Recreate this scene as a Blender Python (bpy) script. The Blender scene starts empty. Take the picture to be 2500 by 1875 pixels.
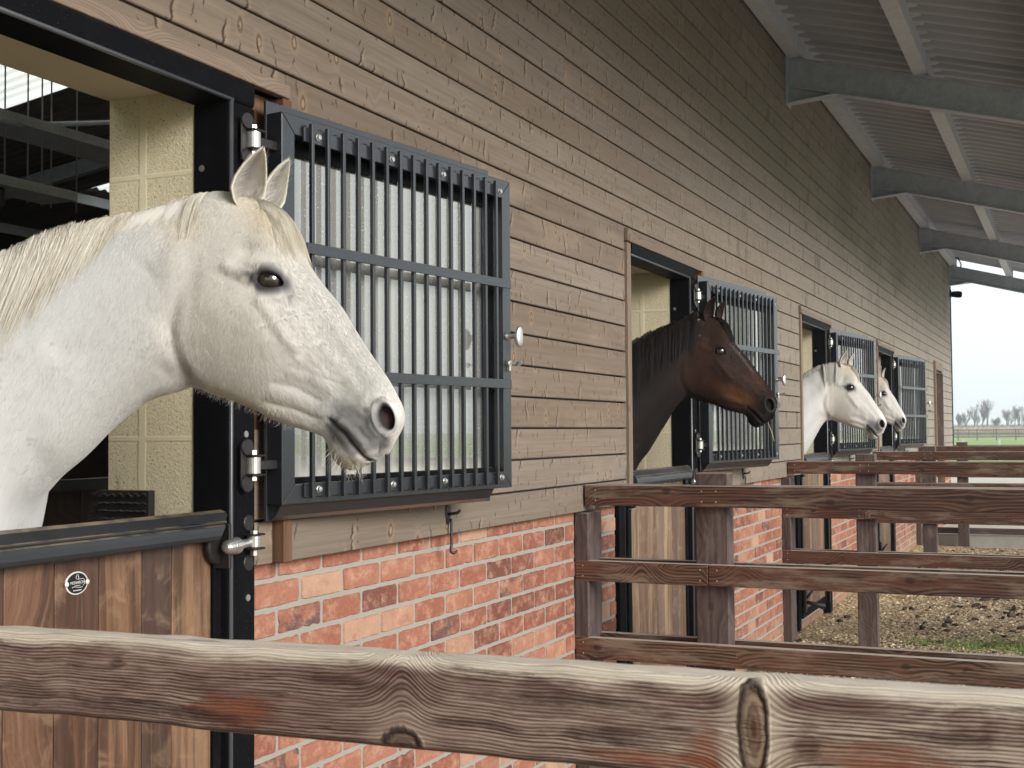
# Stable block with horses looking out of their half doors: everything is built here.
import bpy, bmesh, math, random
import numpy as np
from mathutils import Vector, Matrix

random.seed(7)
rng = np.random.default_rng(7)
SC = bpy.context.scene
COL = SC.collection
PI = math.pi

# ------------------------------------------------------------------ camera
F_PX, W_PX, H_PX = 3110.0, 2500.0, 1875.0
YAW, PITCH, ROLL = math.radians(23.851), math.radians(2.169), 0.0075
CAM = np.array([0.0, -1.97, 1.53])
_f = np.array([math.cos(YAW)*math.cos(PITCH), math.sin(YAW)*math.cos(PITCH), math.sin(PITCH)])
_r = np.cross(_f, [0, 0, 1]); _r /= np.linalg.norm(_r)
_u = np.cross(_r, _f)
RGT = _r*math.cos(ROLL) - _u*math.sin(ROLL)
UPV = _u*math.cos(ROLL) + _r*math.sin(ROLL)
FWD = _f
cam_d = bpy.data.cameras.new('camera')
cam_o = bpy.data.objects.new('camera', cam_d)
COL.objects.link(cam_o)
cam_d.sensor_fit = 'HORIZONTAL'; cam_d.sensor_width = 36.0
cam_d.lens = F_PX/W_PX*36.0
cam_d.clip_start = 0.05; cam_d.clip_end = 6000
mw = Matrix.Identity(4)
for i in range(3):
    mw[i][0] = RGT[i]; mw[i][1] = UPV[i]; mw[i][2] = -FWD[i]; mw[i][3] = CAM[i]
cam_o.matrix_world = mw
cam_d.dof.use_dof = True; cam_d.dof.focus_distance = 4.2; cam_d.dof.aperture_fstop = 22.0
SC.camera = cam_o

# ------------------------------------------------------------------ tags
def tag(o, label=None, cat=None, group=None, kind=None):
    if label: o['label'] = label
    if cat: o['category'] = cat
    if group: o['group'] = group
    if kind: o['kind'] = kind
    return o

def empty(name, loc=(0, 0, 0), rz=0.0, label=None, cat=None, group=None):
    o = bpy.data.objects.new(name, None)
    o.empty_display_size = .1
    COL.objects.link(o)
    o.location = loc; o.rotation_euler = (0, 0, rz)
    return tag(o, label, cat, group)

def copy_tree(o, parent=None):
    c = o.copy(); COL.objects.link(c); c.parent = parent
    for ch in list(o.children):
        copy_tree(ch, c)
    return c

# ------------------------------------------------------------------ mesh builder
class MB:
    """Collects shapes; every vertex carries grain coordinates 'gc' and a random number 'rnd'."""
    def __init__(s):
        s.v = []; s.f = []; s.gc = []; s.r = []; s.sm = []
    def add(s, verts, faces, gc=None, rnd=None, smooth=False):
        b = len(s.v)
        s.v.extend([tuple(map(float, p)) for p in verts])
        s.gc.extend([tuple(map(float, g)) for g in (gc if gc is not None else verts)])
        r = random.random() if rnd is None else rnd
        s.r.extend([r]*len(verts))
        for f in faces:
            s.f.append([b+i for i in f]); s.sm.append(smooth)
    def box(s, a, b, axis=0, rnd=None, M=None):
        """box from corner a to corner b; axis = the grain direction"""
        x0, y0, z0 = a; x1, y1, z1 = b
        P = [(x, y, z) for x in (x0, x1) for y in (y0, y1) for z in (z0, z1)]
        oth = [i for i in range(3) if i != axis]
        r = random.random() if rnd is None else rnd
        gc = [(p[axis]+r*53.0, p[oth[1]]+p[oth[0]]*.35, r*91.0) for p in P]
        if M is not None:
            P = [tuple(M @ Vector(p)) for p in P]
        s.add(P, [(0, 1, 3, 2), (4, 6, 7, 5), (0, 4, 5, 1), (2, 3, 7, 6), (0, 2, 6, 4), (1, 5, 7, 3)], gc, r)
    def prism(s, prof, p0, p1, ax_u, ax_v, rnd=None, smooth=False, cap=True):
        """extrude the closed 2-D profile from p0 to p1; profile axes ax_u, ax_v"""
        p0 = Vector(p0); p1 = Vector(p1); u = Vector(ax_u); w = Vector(ax_v)
        n = len(prof); r = random.random() if rnd is None else rnd
        L = (p1-p0).length
        A = [p0+u*a+w*b for a, b in prof]; B = [p1+u*a+w*b for a, b in prof]
        gc = [(r*53, a*.35+b, r*91) for a, b in prof]+[(L+r*53, a*.35+b, r*91) for a, b in prof]
        fs = [(i, (i+1) % n, n+(i+1) % n, n+i) for i in range(n)]
        s.add(A+B, fs, gc, r, smooth)
        if cap:
            bI = len(s.v)-2*n
            s.f.append([bI+i for i in reversed(range(n))]); s.sm.append(False)
            s.f.append([bI+n+i for i in range(n)]); s.sm.append(False)
    def tube(s, pts, rad, seg=8, smooth=True, cap=True, rnd=None):
        pts = [Vector(p) for p in pts]; n = len(pts)
        if not hasattr(rad, '__len__'): rad = [rad]*n
        r = random.random() if rnd is None else rnd
        V = []; G = []; L = 0; ref = None
        for i, p in enumerate(pts):
            t = pts[min(i+1, n-1)]-pts[max(i-1, 0)]
            t = t.normalized() if t.length > 1e-7 else (tl if i else next(((pts[j]-pts[0]).normalized() for j in range(1, n) if (pts[j]-pts[0]).length > 1e-7), Vector((0, 0, 1))))
            tl = t
            if ref is None or abs(ref.dot(t)) > .95:
                ref = Vector((0, 0, 1)) if abs(t.z) < .9 else Vector((1, 0, 0))
            a = t.cross(ref).normalized(); b = t.cross(a).normalized(); ref = -b if False else a.cross(t)
            if i: L += (p-pts[i-1]).length
            for k in range(seg):
                an = 2*PI*k/seg
                V.append(p+(a*math.cos(an)+b*math.sin(an))*rad[i])
                G.append((L+r*53, an*.02, r*91))
        fs = []
        for i in range(n-1):
            for k in range(seg):
                k2 = (k+1) % seg
                fs.append((i*seg+k, i*seg+k2, (i+1)*seg+k2, (i+1)*seg+k))
        if cap:
            fs.append(tuple(reversed(range(seg)))); fs.append(tuple((n-1)*seg+k for k in range(seg)))
        s.add(V, fs, G, r, smooth)
    def lathe(s, prof, origin, axis, seg=16, rnd=None, smooth=False):
        """prof = (distance along axis, radius)"""
        o = Vector(origin); t = Vector(axis).normalized()
        s.tube([o+t*d for d, _ in prof], [max(q, 1e-4) for _, q in prof], seg, smooth, True, rnd)
    def build(s, name, mat, parent=None, bevel=0.0, seg=1, loc=None, rz=0.0):
        me = bpy.data.meshes.new(name)
        me.from_pydata(s.v, [], s.f)
        a = me.attributes.new('gc', 'FLOAT_VECTOR', 'POINT'); a.data.foreach_set('vector', np.array(s.gc, 'f').ravel())
        a = me.attributes.new('rnd', 'FLOAT', 'POINT'); a.data.foreach_set('value', np.array(s.r, 'f'))
        me.polygons.foreach_set('use_smooth', np.array(s.sm, bool))
        me.validate(); me.update()
        o = bpy.data.objects.new(name, me); COL.objects.link(o)
        if mat: me.materials.append(mat)
        if parent: o.parent = parent
        if loc is not None: o.location = loc
        o.rotation_euler = (0, 0, rz)
        if bevel:
            m = o.modifiers.new('bevel', 'BEVEL'); m.width = bevel; m.segments = seg
            m.limit_method = 'ANGLE'; m.angle_limit = math.radians(40); m.use_clamp_overlap = True
        return o

def np_mesh(name, V, Fq, mat, parent=None, smooth=True, attrs=None, colors=None):
    me = bpy.data.meshes.new(name)
    V = np.asarray(V, 'f'); Fq = np.asarray(Fq, 'i')
    k = Fq.shape[1]
    me.vertices.add(len(V)); me.vertices.foreach_set('co', V.ravel())
    me.loops.add(Fq.size); me.loops.foreach_set('vertex_index', Fq.ravel())
    me.polygons.add(len(Fq))
    me.polygons.foreach_set('loop_start', np.arange(0, Fq.size, k, dtype='i'))
    me.polygons.foreach_set('use_smooth', np.full(len(Fq), smooth))
    me.update(calc_edges=True)
    for n, d in (attrs or {}).items():
        if d.ndim == 1:
            a = me.attributes.new(n, 'FLOAT', 'POINT'); a.data.foreach_set('value', d.astype('f'))
        else:
            a = me.attributes.new(n, 'FLOAT_VECTOR', 'POINT'); a.data.foreach_set('vector', d.astype('f').ravel())
    if colors is not None:
        a = me.color_attributes.new('col', 'FLOAT_COLOR', 'POINT')
        c = np.ones((len(V), 4), 'f'); c[:, :3] = colors
        a.data.foreach_set('color', c.ravel())
    me.validate()
    o = bpy.data.objects.new(name, me); COL.objects.link(o)
    if mat: me.materials.append(mat)
    if parent: o.parent = parent
    return o

# ------------------------------------------------------------------ node expressions
class E:
    def __init__(s, g, k): s.g = g; s.k = k
    def _m(s, op, *a): return s.g.m(op, s, *a)
    def __add__(s, o): return s._m('ADD', o)
    def __radd__(s, o): return s.g.m('ADD', o, s)
    def __sub__(s, o): return s._m('SUBTRACT', o)
    def __rsub__(s, o): return s.g.m('SUBTRACT', o, s)
    def __mul__(s, o): return s._m('MULTIPLY', o)
    def __rmul__(s, o): return s.g.m('MULTIPLY', o, s)
    def __truediv__(s, o): return s._m('DIVIDE', o)
    def __neg__(s): return s._m('MULTIPLY', -1.0)

class G:
    def __init__(s, name):
        s.mat = bpy.data.materials.new(name); s.mat.use_nodes = True
        s.nt = s.mat.node_tree; s.nt.nodes.clear()
        s.out = s.nt.nodes.new('ShaderNodeOutputMaterial')
    def n(s, t, **p):
        nd = s.nt.nodes.new('ShaderNode'+t)
        for k, v in p.items(): setattr(nd, k, v)
        return nd
    def put(s, sock, v):
        if isinstance(v, E): s.nt.links.new(v.k, sock)
        elif v is not None:
            if hasattr(sock.default_value, '__len__') and not hasattr(v, '__len__'): v = (v, v, v, 1)[:len(sock.default_value)]
            elif hasattr(v, '__len__') and len(sock.default_value) == 4 and len(v) == 3: v = tuple(v)+(1,)
            sock.default_value = v
    def m(s, op, *a, clamp=False):
        nd = s.n('Math', operation=op, use_clamp=clamp)
        for i, v in enumerate(a): s.put(nd.inputs[i], v)
        return E(s, nd.outputs[0])
    def attr(s, name, out='Vector'):
        nd = s.n('Attribute', attribute_name=name); return E(s, nd.outputs[out])
    def pos(s):
        return E(s, s.n('NewGeometry').outputs['Position'])
    def obj(s): return E(s, s.n('TexCoord').outputs['Object'])
    def sep(s, v):
        nd = s.n('SeparateXYZ'); s.put(nd.inputs[0], v); return [E(s, o) for o in nd.outputs]
    def comb(s, x, y, z=0.0):
        nd = s.n('CombineXYZ')
        for i, v in enumerate((x, y, z)): s.put(nd.inputs[i], v)
        return E(s, nd.outputs[0])
    def noise(s, v, scale=1.0, detail=3.0, rough=.55, dist=0.0, out=0):
        nd = s.n('TexNoise'); s.put(nd.inputs['Vector'], v)
        for k, q in (('Scale', scale), ('Detail', detail), ('Roughness', rough), ('Distortion', dist)): s.put(nd.inputs[k], q)
        return E(s, nd.outputs[out])
    def vor(s, v, scale=1.0, feature='F1', rand=1.0):
        nd = s.n('TexVoronoi', feature=feature); s.put(nd.inputs['Vector'], v); s.put(nd.inputs['Scale'], scale); s.put(nd.inputs['Randomness'], rand)
        return [E(s, nd.outputs[k]) for k in ('Distance', 'Color', 'Position')] if feature == 'F1' else E(s, nd.outputs['Distance'])
    def white(s, v):
        nd = s.n('TexWhiteNoise', noise_dimensions='3D'); s.put(nd.inputs['Vector'], v); return E(s, nd.outputs['Value'])
    def ramp(s, f, stops, interp='LINEAR'):
        nd = s.n('ValToRGB'); r = nd.color_ramp; r.interpolation = interp
        while len(r.elements) < len(stops): r.elements.new(.5)
        for e, (p, c) in zip(r.elements, stops):
            e.position = p
            e.color = (c, c, c, 1) if not hasattr(c, '__len__') else tuple(c)+(1,)
        s.put(nd.inputs[0], f); return E(s, nd.outputs[0])
    def step(s, x, a, b):
        """smooth 0..1 from a to b"""
        nd = s.n('MapRange', interpolation_type='SMOOTHSTEP')
        for k, v in zip(nd.inputs[:5], (x, a, b, 0.0, 1.0)): s.put(k, v)
        return E(s, nd.outputs[0])
    def mix(s, f, a, b, mode='MIX'):
        nd = s.n('Mix', data_type='RGBA', blend_type=mode, clamp_factor=True)
        s.put(nd.inputs[0], f); s.put(nd.inputs[6], a); s.put(nd.inputs[7], b)
        return E(s, nd.outputs[2])
    def bump(s, h, strength=.5, dist=.01, normal=None):
        nd = s.n('Bump'); s.put(nd.inputs['Strength'], strength); s.put(nd.inputs['Distance'], dist)
        s.put(nd.inputs['Height'], h)
        if normal is not None: s.put(nd.inputs['Normal'], normal)
        return E(s, nd.outputs[0])
    def bsdf(s, base, rough=.6, metal=0.0, normal=None, spec=.5, **kw):
        nd = s.n('BsdfPrincipled')
        s.put(nd.inputs['Base Color'], base); s.put(nd.inputs['Roughness'], rough); s.put(nd.inputs['Metallic'], metal)
        s.put(nd.inputs['Specular IOR Level'], spec)
        if normal is not None: s.put(nd.inputs['Normal'], normal)
        for k, v in kw.items(): s.put(nd.inputs[k.replace('_', ' ')], v)
        s.nt.links.new(nd.outputs[0], s.out.inputs[0])
        return s.mat
# ------------------------------------------------------------------ materials
def mat_cladding():
    g = G('stained_cladding')
    gx, gy, gz = g.sep(g.attr('gc')); r = g.attr('rnd', 'Fac')
    px, py, pz = g.sep(g.pos())
    # a knot every so often: pale heart, dark ring
    vd, vc, vp = g.vor(g.comb(gx*3.4, gy*5.0+r*171.0, 0.0), 1.0)
    ax, ay, _ = g.sep(vp)
    dx = (gx*3.4-ax)/3.4; dy = (gy*5.0+r*171.0-ay)/5.0
    wob = g.noise(g.comb(gx*34, gy*46, r*9), 1.0, 3)-.5
    kr = g.m('SQRT', (dx/.010)*(dx/.010)+(dy/.016)*(dy/.016))+wob*1.1
    on = g.step(g.m('FRACT', g.sep(vc)[0]*7.0), .38, .42)
    swirl = g.m('POWER', 2.718, -((dx/.022)*(dx/.022)))*dy*.30*on
    yy = gy+swirl
    grain = g.noise(g.comb(gx*1.1, yy*70, r*37), 1.0, 5, .68, .25)
    fine = g.noise(g.comb(gx*5, yy*300, r*17), 1.0, 4, .7)
    big = g.noise(g.comb(gx*1.1, gy*5+r*13, 3.0), 1.0, 4, .6)
    tint = g.ramp(r, [(0, (.165, .124, .094)), (.3, (.225, .175, .137)), (.55, (.190, .156, .127)), (.8, (.248, .202, .162)), (1, (.178, .132, .097))])
    c = g.mix(g.step(grain, .34, .68)*.50, tint, (.112, .078, .057))
    c = g.mix(g.step(fine, .52, .72)*.45, c, (.105, .068, .046))
    c = g.mix(g.step(big, .50, .74)*.5, c, (.30, .235, .178))
    c = g.mix(g.step(big, .26, .44)*-.35+.35, c, (.13, .088, .064))
    ring = g.step(kr, .55, .85)*(1.0-g.step(kr, 1.0, 1.6))
    heart = 1.0-g.step(kr, .45, .9)
    halo2 = (1.0-g.step(kr, 1.2, 3.2))
    c = g.mix(halo2*on*.35, c, (.33, .235, .15))
    c = g.mix(heart*on*.55, c, (.32, .225, .145)); c = g.mix(ring*on*.75, c, (.075, .045, .030))
    # checks and saw marks that stand across the grain
    def ticks(fx, fz, ph, w, h, thr):
        td, tc, tp = g.vor(g.comb(gx*fx+7.0+ph, gy*fz+r*77.0, 4.0+ph), 1.0)
        bx, by, _ = g.sep(tp)
        ex = (gx*fx+7.0+ph-bx)/fx+(g.noise(g.comb(gy*50, r*31, 2.0+ph), 1.0, 3)-.5)*.030
        ey = (gy*fz+r*77.0-by)/fz
        cz = g.sep(tc)[2]; ex = ex+ey*(g.m('FRACT', cz*3.0)-.5)*.9; h = (g.m('FRACT', cz*11.0)*.9+.3)*h
        sel = g.step(g.m('FRACT', g.sep(tc)[1]*5.0), thr, thr+.04)
        m1 = (1.0-g.step(g.m('ABSOLUTE', ex)+g.m('ABSOLUTE', ey)*w/h*.5, w*.3, w))*(1.0-g.step(g.m('ABSOLUTE', ey), h*.45, h))*sel*g.step(g.noise(g.comb(gx*60, gy*60, 3.0), 1.0, 3, .7), .26, .42)
        m2 = (1.0-g.step(g.m('ABSOLUTE', ex-w*1.3), w*.3, w*2.2))*(1.0-g.step(g.m('ABSOLUTE', ey), h*.3, h*1.0))*sel*g.step(g.noise(g.comb(gx*40, gy*30, 9.0), 1.0, 3, .7), .34, .52)
        return m1, m2
    t1, h1 = ticks(3.8, 6.5, 0.0, .0085, .058, .10); t2, h2 = ticks(8.0, 13.0, 3.0, .0060, .028, .20)
    # weathering: greyer far along the wall, a little green high up, streaked downwards
    streak = g.noise(g.comb(px*3.2, py, pz*.30), 1.0, 5, .7)
    patch = g.noise(g.comb(px*.30, 0.0, pz*.8), 1.0, 4, .62)
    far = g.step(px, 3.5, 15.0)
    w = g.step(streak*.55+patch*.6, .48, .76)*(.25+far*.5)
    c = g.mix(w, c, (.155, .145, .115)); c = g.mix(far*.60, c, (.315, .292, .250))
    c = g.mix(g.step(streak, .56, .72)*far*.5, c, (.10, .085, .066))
    dash = g.noise(g.comb(px*7.5, py, pz*2.6+g.m('FLOOR', (pz-1.305)/.1199)*3.7), 1.0, 4, .7)
    c = g.mix(g.step(dash, .56, .66)*g.step(px, 5.0, 9.0)*.70, c, (.085, .070, .054))
    alg = g.step(patch, .50, .68)*g.step(px, 7.0, 13.0)*g.step(pz, 2.4, 3.4)*.55
    c = g.mix(alg, c, (.105, .100, .062))
    c = g.mix(h1*.32, c, (.36, .275, .19)); c = g.mix(t1*.93, c, (.040, .026, .019)); c = g.mix(t2*.82, c, (.048, .032, .024))
    zf = g.m('ABSOLUTE', g.m('FRACT', (pz-1.305)/.1199)-.5)*.1199-.032
    xf = (g.m('FRACT', (px+.13+g.m('FLOOR', (pz-1.305)/.1199)*.013)/.61)-.5)*.61
    nail = 1.0-g.step(g.m('SQRT', xf*xf+zf*zf), .0028, .0048)
    c = g.mix(nail*.9, c, (.045, .032, .026))
    h = grain*.25+fine*.5-t1*.5-t2*.3-ring*on*.2
    return g.bsdf(c, .74, 0, g.bump(h, .4, .003), .28)

def mat_plank(name, cols, dark, rough=.42, red=(.20, .085, .040)):
    """oiled hardwood: long straight streaks, interlocked figure, fine pores"""
    g = G(name)
    gx, gy, gz = g.sep(g.attr('gc')); r = g.attr('rnd', 'Fac')
    tint = g.ramp(r, [(i/(len(cols)-1), c) for i, c in enumerate(cols)])
    wav = (g.noise(g.comb(gx*2.5, r*40, 1.0), 1.0, 2)-.5)*.05+(g.noise(g.comb(gx*6, gy*12, r*7), 1.0, 3)-.5)*.012
    yy = gy+wav*g.step(g.m('FRACT', r*5.3), .3, .7)
    s1 = g.noise(g.comb(gx*.9, yy*55, r*31), 1.0, 4, .65); s2 = g.noise(g.comb(gx*2.2, yy*190, r*17), 1.0, 4, .7)
    pore = g.noise(g.comb(gx*34, yy*700, r*3), 1.0, 2, .6); fig = g.noise(g.comb(gx*13, gy*26, r*71), 1.0, 4, .6, .8)
    c = g.mix(g.step(s1, .40, .60)*.85, tint, dark)
    c = g.mix(g.step(s1, .54, .70)*.55, c, red)
    c = g.mix(g.step(s2, .48, .70)*.50, c, dark)
    c = g.mix(g.step(s2, .28, .46)*-.45+.45, c, g.mix(.5, tint, (.48, .34, .21)))
    c = g.mix(g.step(fig, .50, .72)*.30, c, (.40, .27, .16))
    c = g.mix(g.step(pore, .58, .70)*.45, c, (.045, .024, .015))
    return g.bsdf(c, g.mix(s2, (rough-.1,)*3, (rough+.14,)*3), 0, g.bump(s2*.6+pore*.5+fig*.3, .35, .002), .5)

def mat_timber(name, cols, dark, rough=.62, freq=62.0, contrast=.75, redden=None, spec=.35, pale=None, top_col=None):
    """sawn timber with flowing grain and the odd knot; cols = stops over the piece's random number"""
    g = G(name)
    gx, gy, gz = g.sep(g.attr('gc')); r = g.attr('rnd', 'Fac')
    vd, vc, vp = g.vor(g.comb(gx*1.35, gy*4.0+r*171.0, 0.0), 1.0)
    ax, ay, _ = g.sep(vp)
    dx = (gx*1.35-ax)/1.35; dy = (gy*4.0+r*171.0-ay)/4.0
    bell = g.m('POWER', 2.718, -((dx/.075)*(dx/.075)))
    wav = (g.noise(g.comb(gx*2.1, gy*5, r*47), 1.0, 3)-.5)*.035
    yy = gy-dy*bell*.50+wav+(g.noise(g.comb(gx*9, gy*20, r*19), 1.0, 3)-.5)*.006
    band = g.m('SINE', (yy*freq+r*40.0)*6.2832+g.noise(g.comb(gx*1.7, yy*30, r*5), 1.0, 2)*3.0)*.5+.5
    fib = g.noise(g.comb(gx*7, yy*260, r*11), 1.0, 3, .65)
    blot = g.noise(g.comb(gx*1.8, gy*9, r*23), 1.0, 4, .6, .6)
    tint = g.ramp(r, [(i/(len(cols)-1), c) for i, c in enumerate(cols)])
    str_ = g.noise(g.comb(gx*2.6, yy*110, r*29), 1.0, 5, .72)
    f = g.m('MULTIPLY', g.step(band*.20+fib*.55+str_*.62, .46, .86), contrast+.12, clamp=True)
    c = g.mix(f, tint, dark)
    if redden: c = g.mix(g.step(blot, .5, .68)*.75, c, redden)
    c = g.mix(g.step(blot, .58, .74)*.65, c, dark)
    if pale: c = g.mix(g.step(g.noise(g.comb(gx*2.7, gy*14, r*3+5), 1.0, 5, .68), .50, .68)*.7, c, pale)
    kr = g.m('SQRT', (dx/.022)*(dx/.022)+(dy/.014)*(dy/.014))
    c = g.mix((1.0-g.step(kr, .55, 1.15))*.7, c, dark)
    if top_col:
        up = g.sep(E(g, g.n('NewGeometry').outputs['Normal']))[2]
        c = g.mix(g.step(up, .55, .9)*.85, c, top_col)  # up-facing faces take a paler colour
    rg = g.mix(blot, (rough-.12,)*3, (rough+.1,)*3)
    return g.bsdf(c, rg, 0, g.bump(band*.3+fib*.7+str_*.4, .45, .003), spec)

def mat_near_rail():
    g = G('weathered_rail')
    gx, gy, gz = g.sep(g.attr('gc'))          # gx = along the rail (metres), gy = height on its face
    ks = [(.735, .047, .030, .62, .0120, .041), (.395, .001, .026, .34, .019, .018)]
    disp = None
    for kx, kz, w, a, _, _ in ks:
        dx = gx-kx; dz = gy-kz
        d = dz*g.m('POWER', 2.718, -((dx/w)*(dx/w)))*a
        disp = d if disp is None else disp+d
    wav = (g.noise(g.comb(gx*3.0, gy*8, 1.0), 1.0, 3)-.5)*.014+(g.noise(g.comb(gx*14, gy*30, 5.0), 1.0, 3)-.5)*.0035
    yy = gy-disp+wav
    lines = g.m('SINE', yy*(6.2832/.0034)+g.noise(g.comb(gx*7, yy*120, 4.0), 1.0, 4, .7)*11.0)*.5+.5
    fib = g.noise(g.comb(gx*9, yy*380, 2.0), 1.0, 5, .72); fib2 = g.noise(g.comb(gx*3.5, yy*150, 12.0), 1.0, 5, .72)
    crack = g.noise(g.comb(gx*5, yy*95, 31.0), 1.0, 4, .75)
    amp = g.step(g.noise(g.comb(gx*4, yy*60, 15.0), 1.0, 4, .65), .38, .60)
    wear = g.noise(g.comb(gx*5.5+4.0, gy*20, 3.0), 1.0, 5, .68, .5)
    speck = g.noise(g.comb(gx*170, gy*260, 3.0), 1.0, 2, .6)
    base = g.mix(g.step(wear, .34, .66), (.175, .108, .092), (.345, .255, .218))
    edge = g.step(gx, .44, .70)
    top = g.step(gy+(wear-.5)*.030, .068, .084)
    base = g.mix(edge*g.step(wear, .36, .56)*.65, base, (.56, .465, .385))
    base = g.mix(top*.9, base, (.74, .655, .55))  # rail top near white: its lit brightness is painted into the colour
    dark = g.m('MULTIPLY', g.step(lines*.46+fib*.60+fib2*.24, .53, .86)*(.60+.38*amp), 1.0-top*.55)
    c = g.mix(dark, base, (.050, .023, .016))
    c = g.mix(g.step(crack, .63, .70)*.8, c, (.026, .015, .012))
    c = g.mix(g.step(fib, .60, .74)*.30, c, (.47, .39, .32))
    rag = (g.noise(g.comb(gx*24, yy*75, 9.0), 1.0, 5, .75)-.5)*2.0+(fib2-.5)*2.4+(lines-.5)*.45
    def stain(c, x, z, rx, rz, col, k):
        dx = (gx-x)/rx; dz = (gy-z)/rz
        mk = (1.0-g.step(g.m('SQRT', dx*dx+dz*dz)+rag, .40, 1.0))*(.58+.42*g.step(lines*.45+fib*.5+fib2*.3, .42, .74))
        return g.mix(mk*k, c, col)
    for x, z, rx, rz in ((.835, .026, .070, .024), (.692, .026, .020, .026), (.93, .016, .06, .014), (.20, .026, .055, .018), (.64, .012, .07, .008)):
        c = stain(c, x, z, rx, rz, (.185, .056, .024), .95)
    for x, z, rx, rz in ((.06, .018, .10, .010), (-.08, .024, .07, .016), (.17, .016, .05, .008), (.335, .060, .05, .006), (.56, .058, .10, .007), (.60, .030, .06, .008), (.78, .036, .012, .020), (.47, .030, .06, .005), (.90, .052, .05, .006), (.05, .062, .012, .008)):
        c = stain(c, x, z, rx, rz, (.040, .020, .015), .85)
    hgt = lines*.4+fib*.7+fib2*.5-g.step(crack, .60, .68)*1.6
    for i, (kx, kz, w, a, rx, rz) in enumerate(ks):
        dx = gx-kx; dz = gy-kz
        wob = (g.noise(g.comb(gx*70, gy*45, 8.0+i), 1.0, 4, .6)-.5)*.9
        k = g.m('SQRT', (dx/rx)*(dx/rx)+(dz/rz)*(dz/rz))+wob*.55
        halo = 1.0-g.step(k, 1.0, 3.0)
        c = g.mix(halo*(.60 if i == 0 else .25)*(1.0-g.step(wear, .55, .68)*.6), c, (.56, .475, .385))
        ring = g.m('SINE', k*17.0+fib*6.0)*.5+.5
        ins = 1.0-g.step(k, .88, 1.02)
        c = g.mix(ins, c, g.mix(ring*.6+fib*.4, (.085, .050, .034), (.30, .225, .165) if i == 0 else (.19, .14, .115)))
        c = g.mix((1.0-g.step(k, .12, .55))*.85, c, (.080, .034, .024))
        rim = g.step(k, .80, .97)*(1.0-g.step(k, 1.03, 1.28))
        c = g.mix(rim*.9, c, (.026, .016, .013))
        hgt = hgt-rim*2.5
    c = g.mix(g.step(speck, .66, .74)*.35, c, (.05, .03, .024))
    return g.bsdf(c, .78, 0, g.bump(hgt, .7, .0025), .22)

def mat_brick():
    g = G('red_brick')
    gx, gy, gz = g.sep(g.attr('gc')); r = g.attr('rnd', 'Fac')
    r2 = g.m('FRACT', r*17.31)
    tint = g.ramp(r, [(0, (.135, .056, .044)), (.12, (.215, .076, .054)), (.35, (.265, .098, .066)), (.62, (.300, .122, .080)), (.88, (.335, .150, .100)), (1, (.43, .27, .19))])
    n1 = g.noise(g.comb(gx*16, gy*22, r*31), 1.0, 5, .7); grit = g.noise(g.comb(gx*230, gy*230, r*5), 1.0, 3, .7)
    n2 = g.noise(g.comb(gx*70, gy*45, r*7), 1.0, 3, .7)
    n3 = g.noise(g.comb(gx*11, gy*18, r*71+3), 1.0, 5, .68, .4)
    c = g.mix(g.step(n1, .45, .70)*.60, tint, (.50, .30, .21))
    c = g.mix(g.step(n2, .55, .78)*.45, c, (.56, .36, .25))
    dk = g.step(r2, .90, .94)
    c = g.mix(g.step(n3, .42, .60)*dk*.85, c, (.095, .062, .062))
    c = g.mix(g.step(n3, .52, .74)*(1.0-dk)*.5, c, (.21, .070, .050))
    gpx, gpy, gpz = g.sep(g.pos()); spl = g.noise(g.comb(gpx*5, gpz*9, 2.0), 1.0, 5, .7)
    c = g.mix(g.step(spl-gpz*.55, .30, .52)*.6, c, (.30, .225, .155))
    c = g.mix(g.step(grit, .56, .70)*.5, c, (.14, .060, .045)); c = g.mix(g.step(grit, .28, .42)*-.4+.4, c, (.55, .35, .25))
    return g.bsdf(c, .85, 0, g.bump(n2*.6+n1*.7+grit*.5, .7, .005), .2)

def mat_mortar():
    g = G('mortar')
    p = g.pos(); n = g.noise(p, 120.0, 3, .7); b = g.noise(p, 6.0, 3)
    c = g.mix(b, (.265, .25, .222), (.335, .315, .28)); c = g.mix(g.step(n, .55, .8)*.5, c, (.30, .275, .24))
    return g.bsdf(c, .9, 0, g.bump(n, .6, .004), .2)

def mat_block():
    g = G('cream_painted_blockwork')
    p = g.pos(); px, py, pz = g.sep(p)
    n = g.noise(p, 150.0, 4, .7); pit = g.noise(p, 190.0, 2, .6)
    # block courses and a perpend joint
    jz = g.m('ABSOLUTE', g.m('FRACT', (pz+.055)/.225)-.5)
    jy = g.m('ABSOLUTE', py-.219)
    jn = g.noise(p, 22.0, 2)*.006
    joint = g.m('MAXIMUM', g.step(jz, .462, .484), 1.0-g.step(jy+jn, .012, .018))
    c = g.mix(g.step(n, .3, .7), (.76, .66, .455), (.82, .73, .53))
    c = g.mix(g.step(pit, .60, .70)*.75*(1.0-joint), c, (.22, .17, .10))
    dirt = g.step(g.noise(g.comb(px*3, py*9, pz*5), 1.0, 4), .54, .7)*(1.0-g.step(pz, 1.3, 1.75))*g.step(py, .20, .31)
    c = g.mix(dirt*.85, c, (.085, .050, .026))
    h = n*(1.0-joint*.85)+joint*.75; c = g.mix(joint*.22, c, (.80, .71, .50))
    return g.bsdf(c, .55, 0, g.bump(h, .55, .007), .3)

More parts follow.
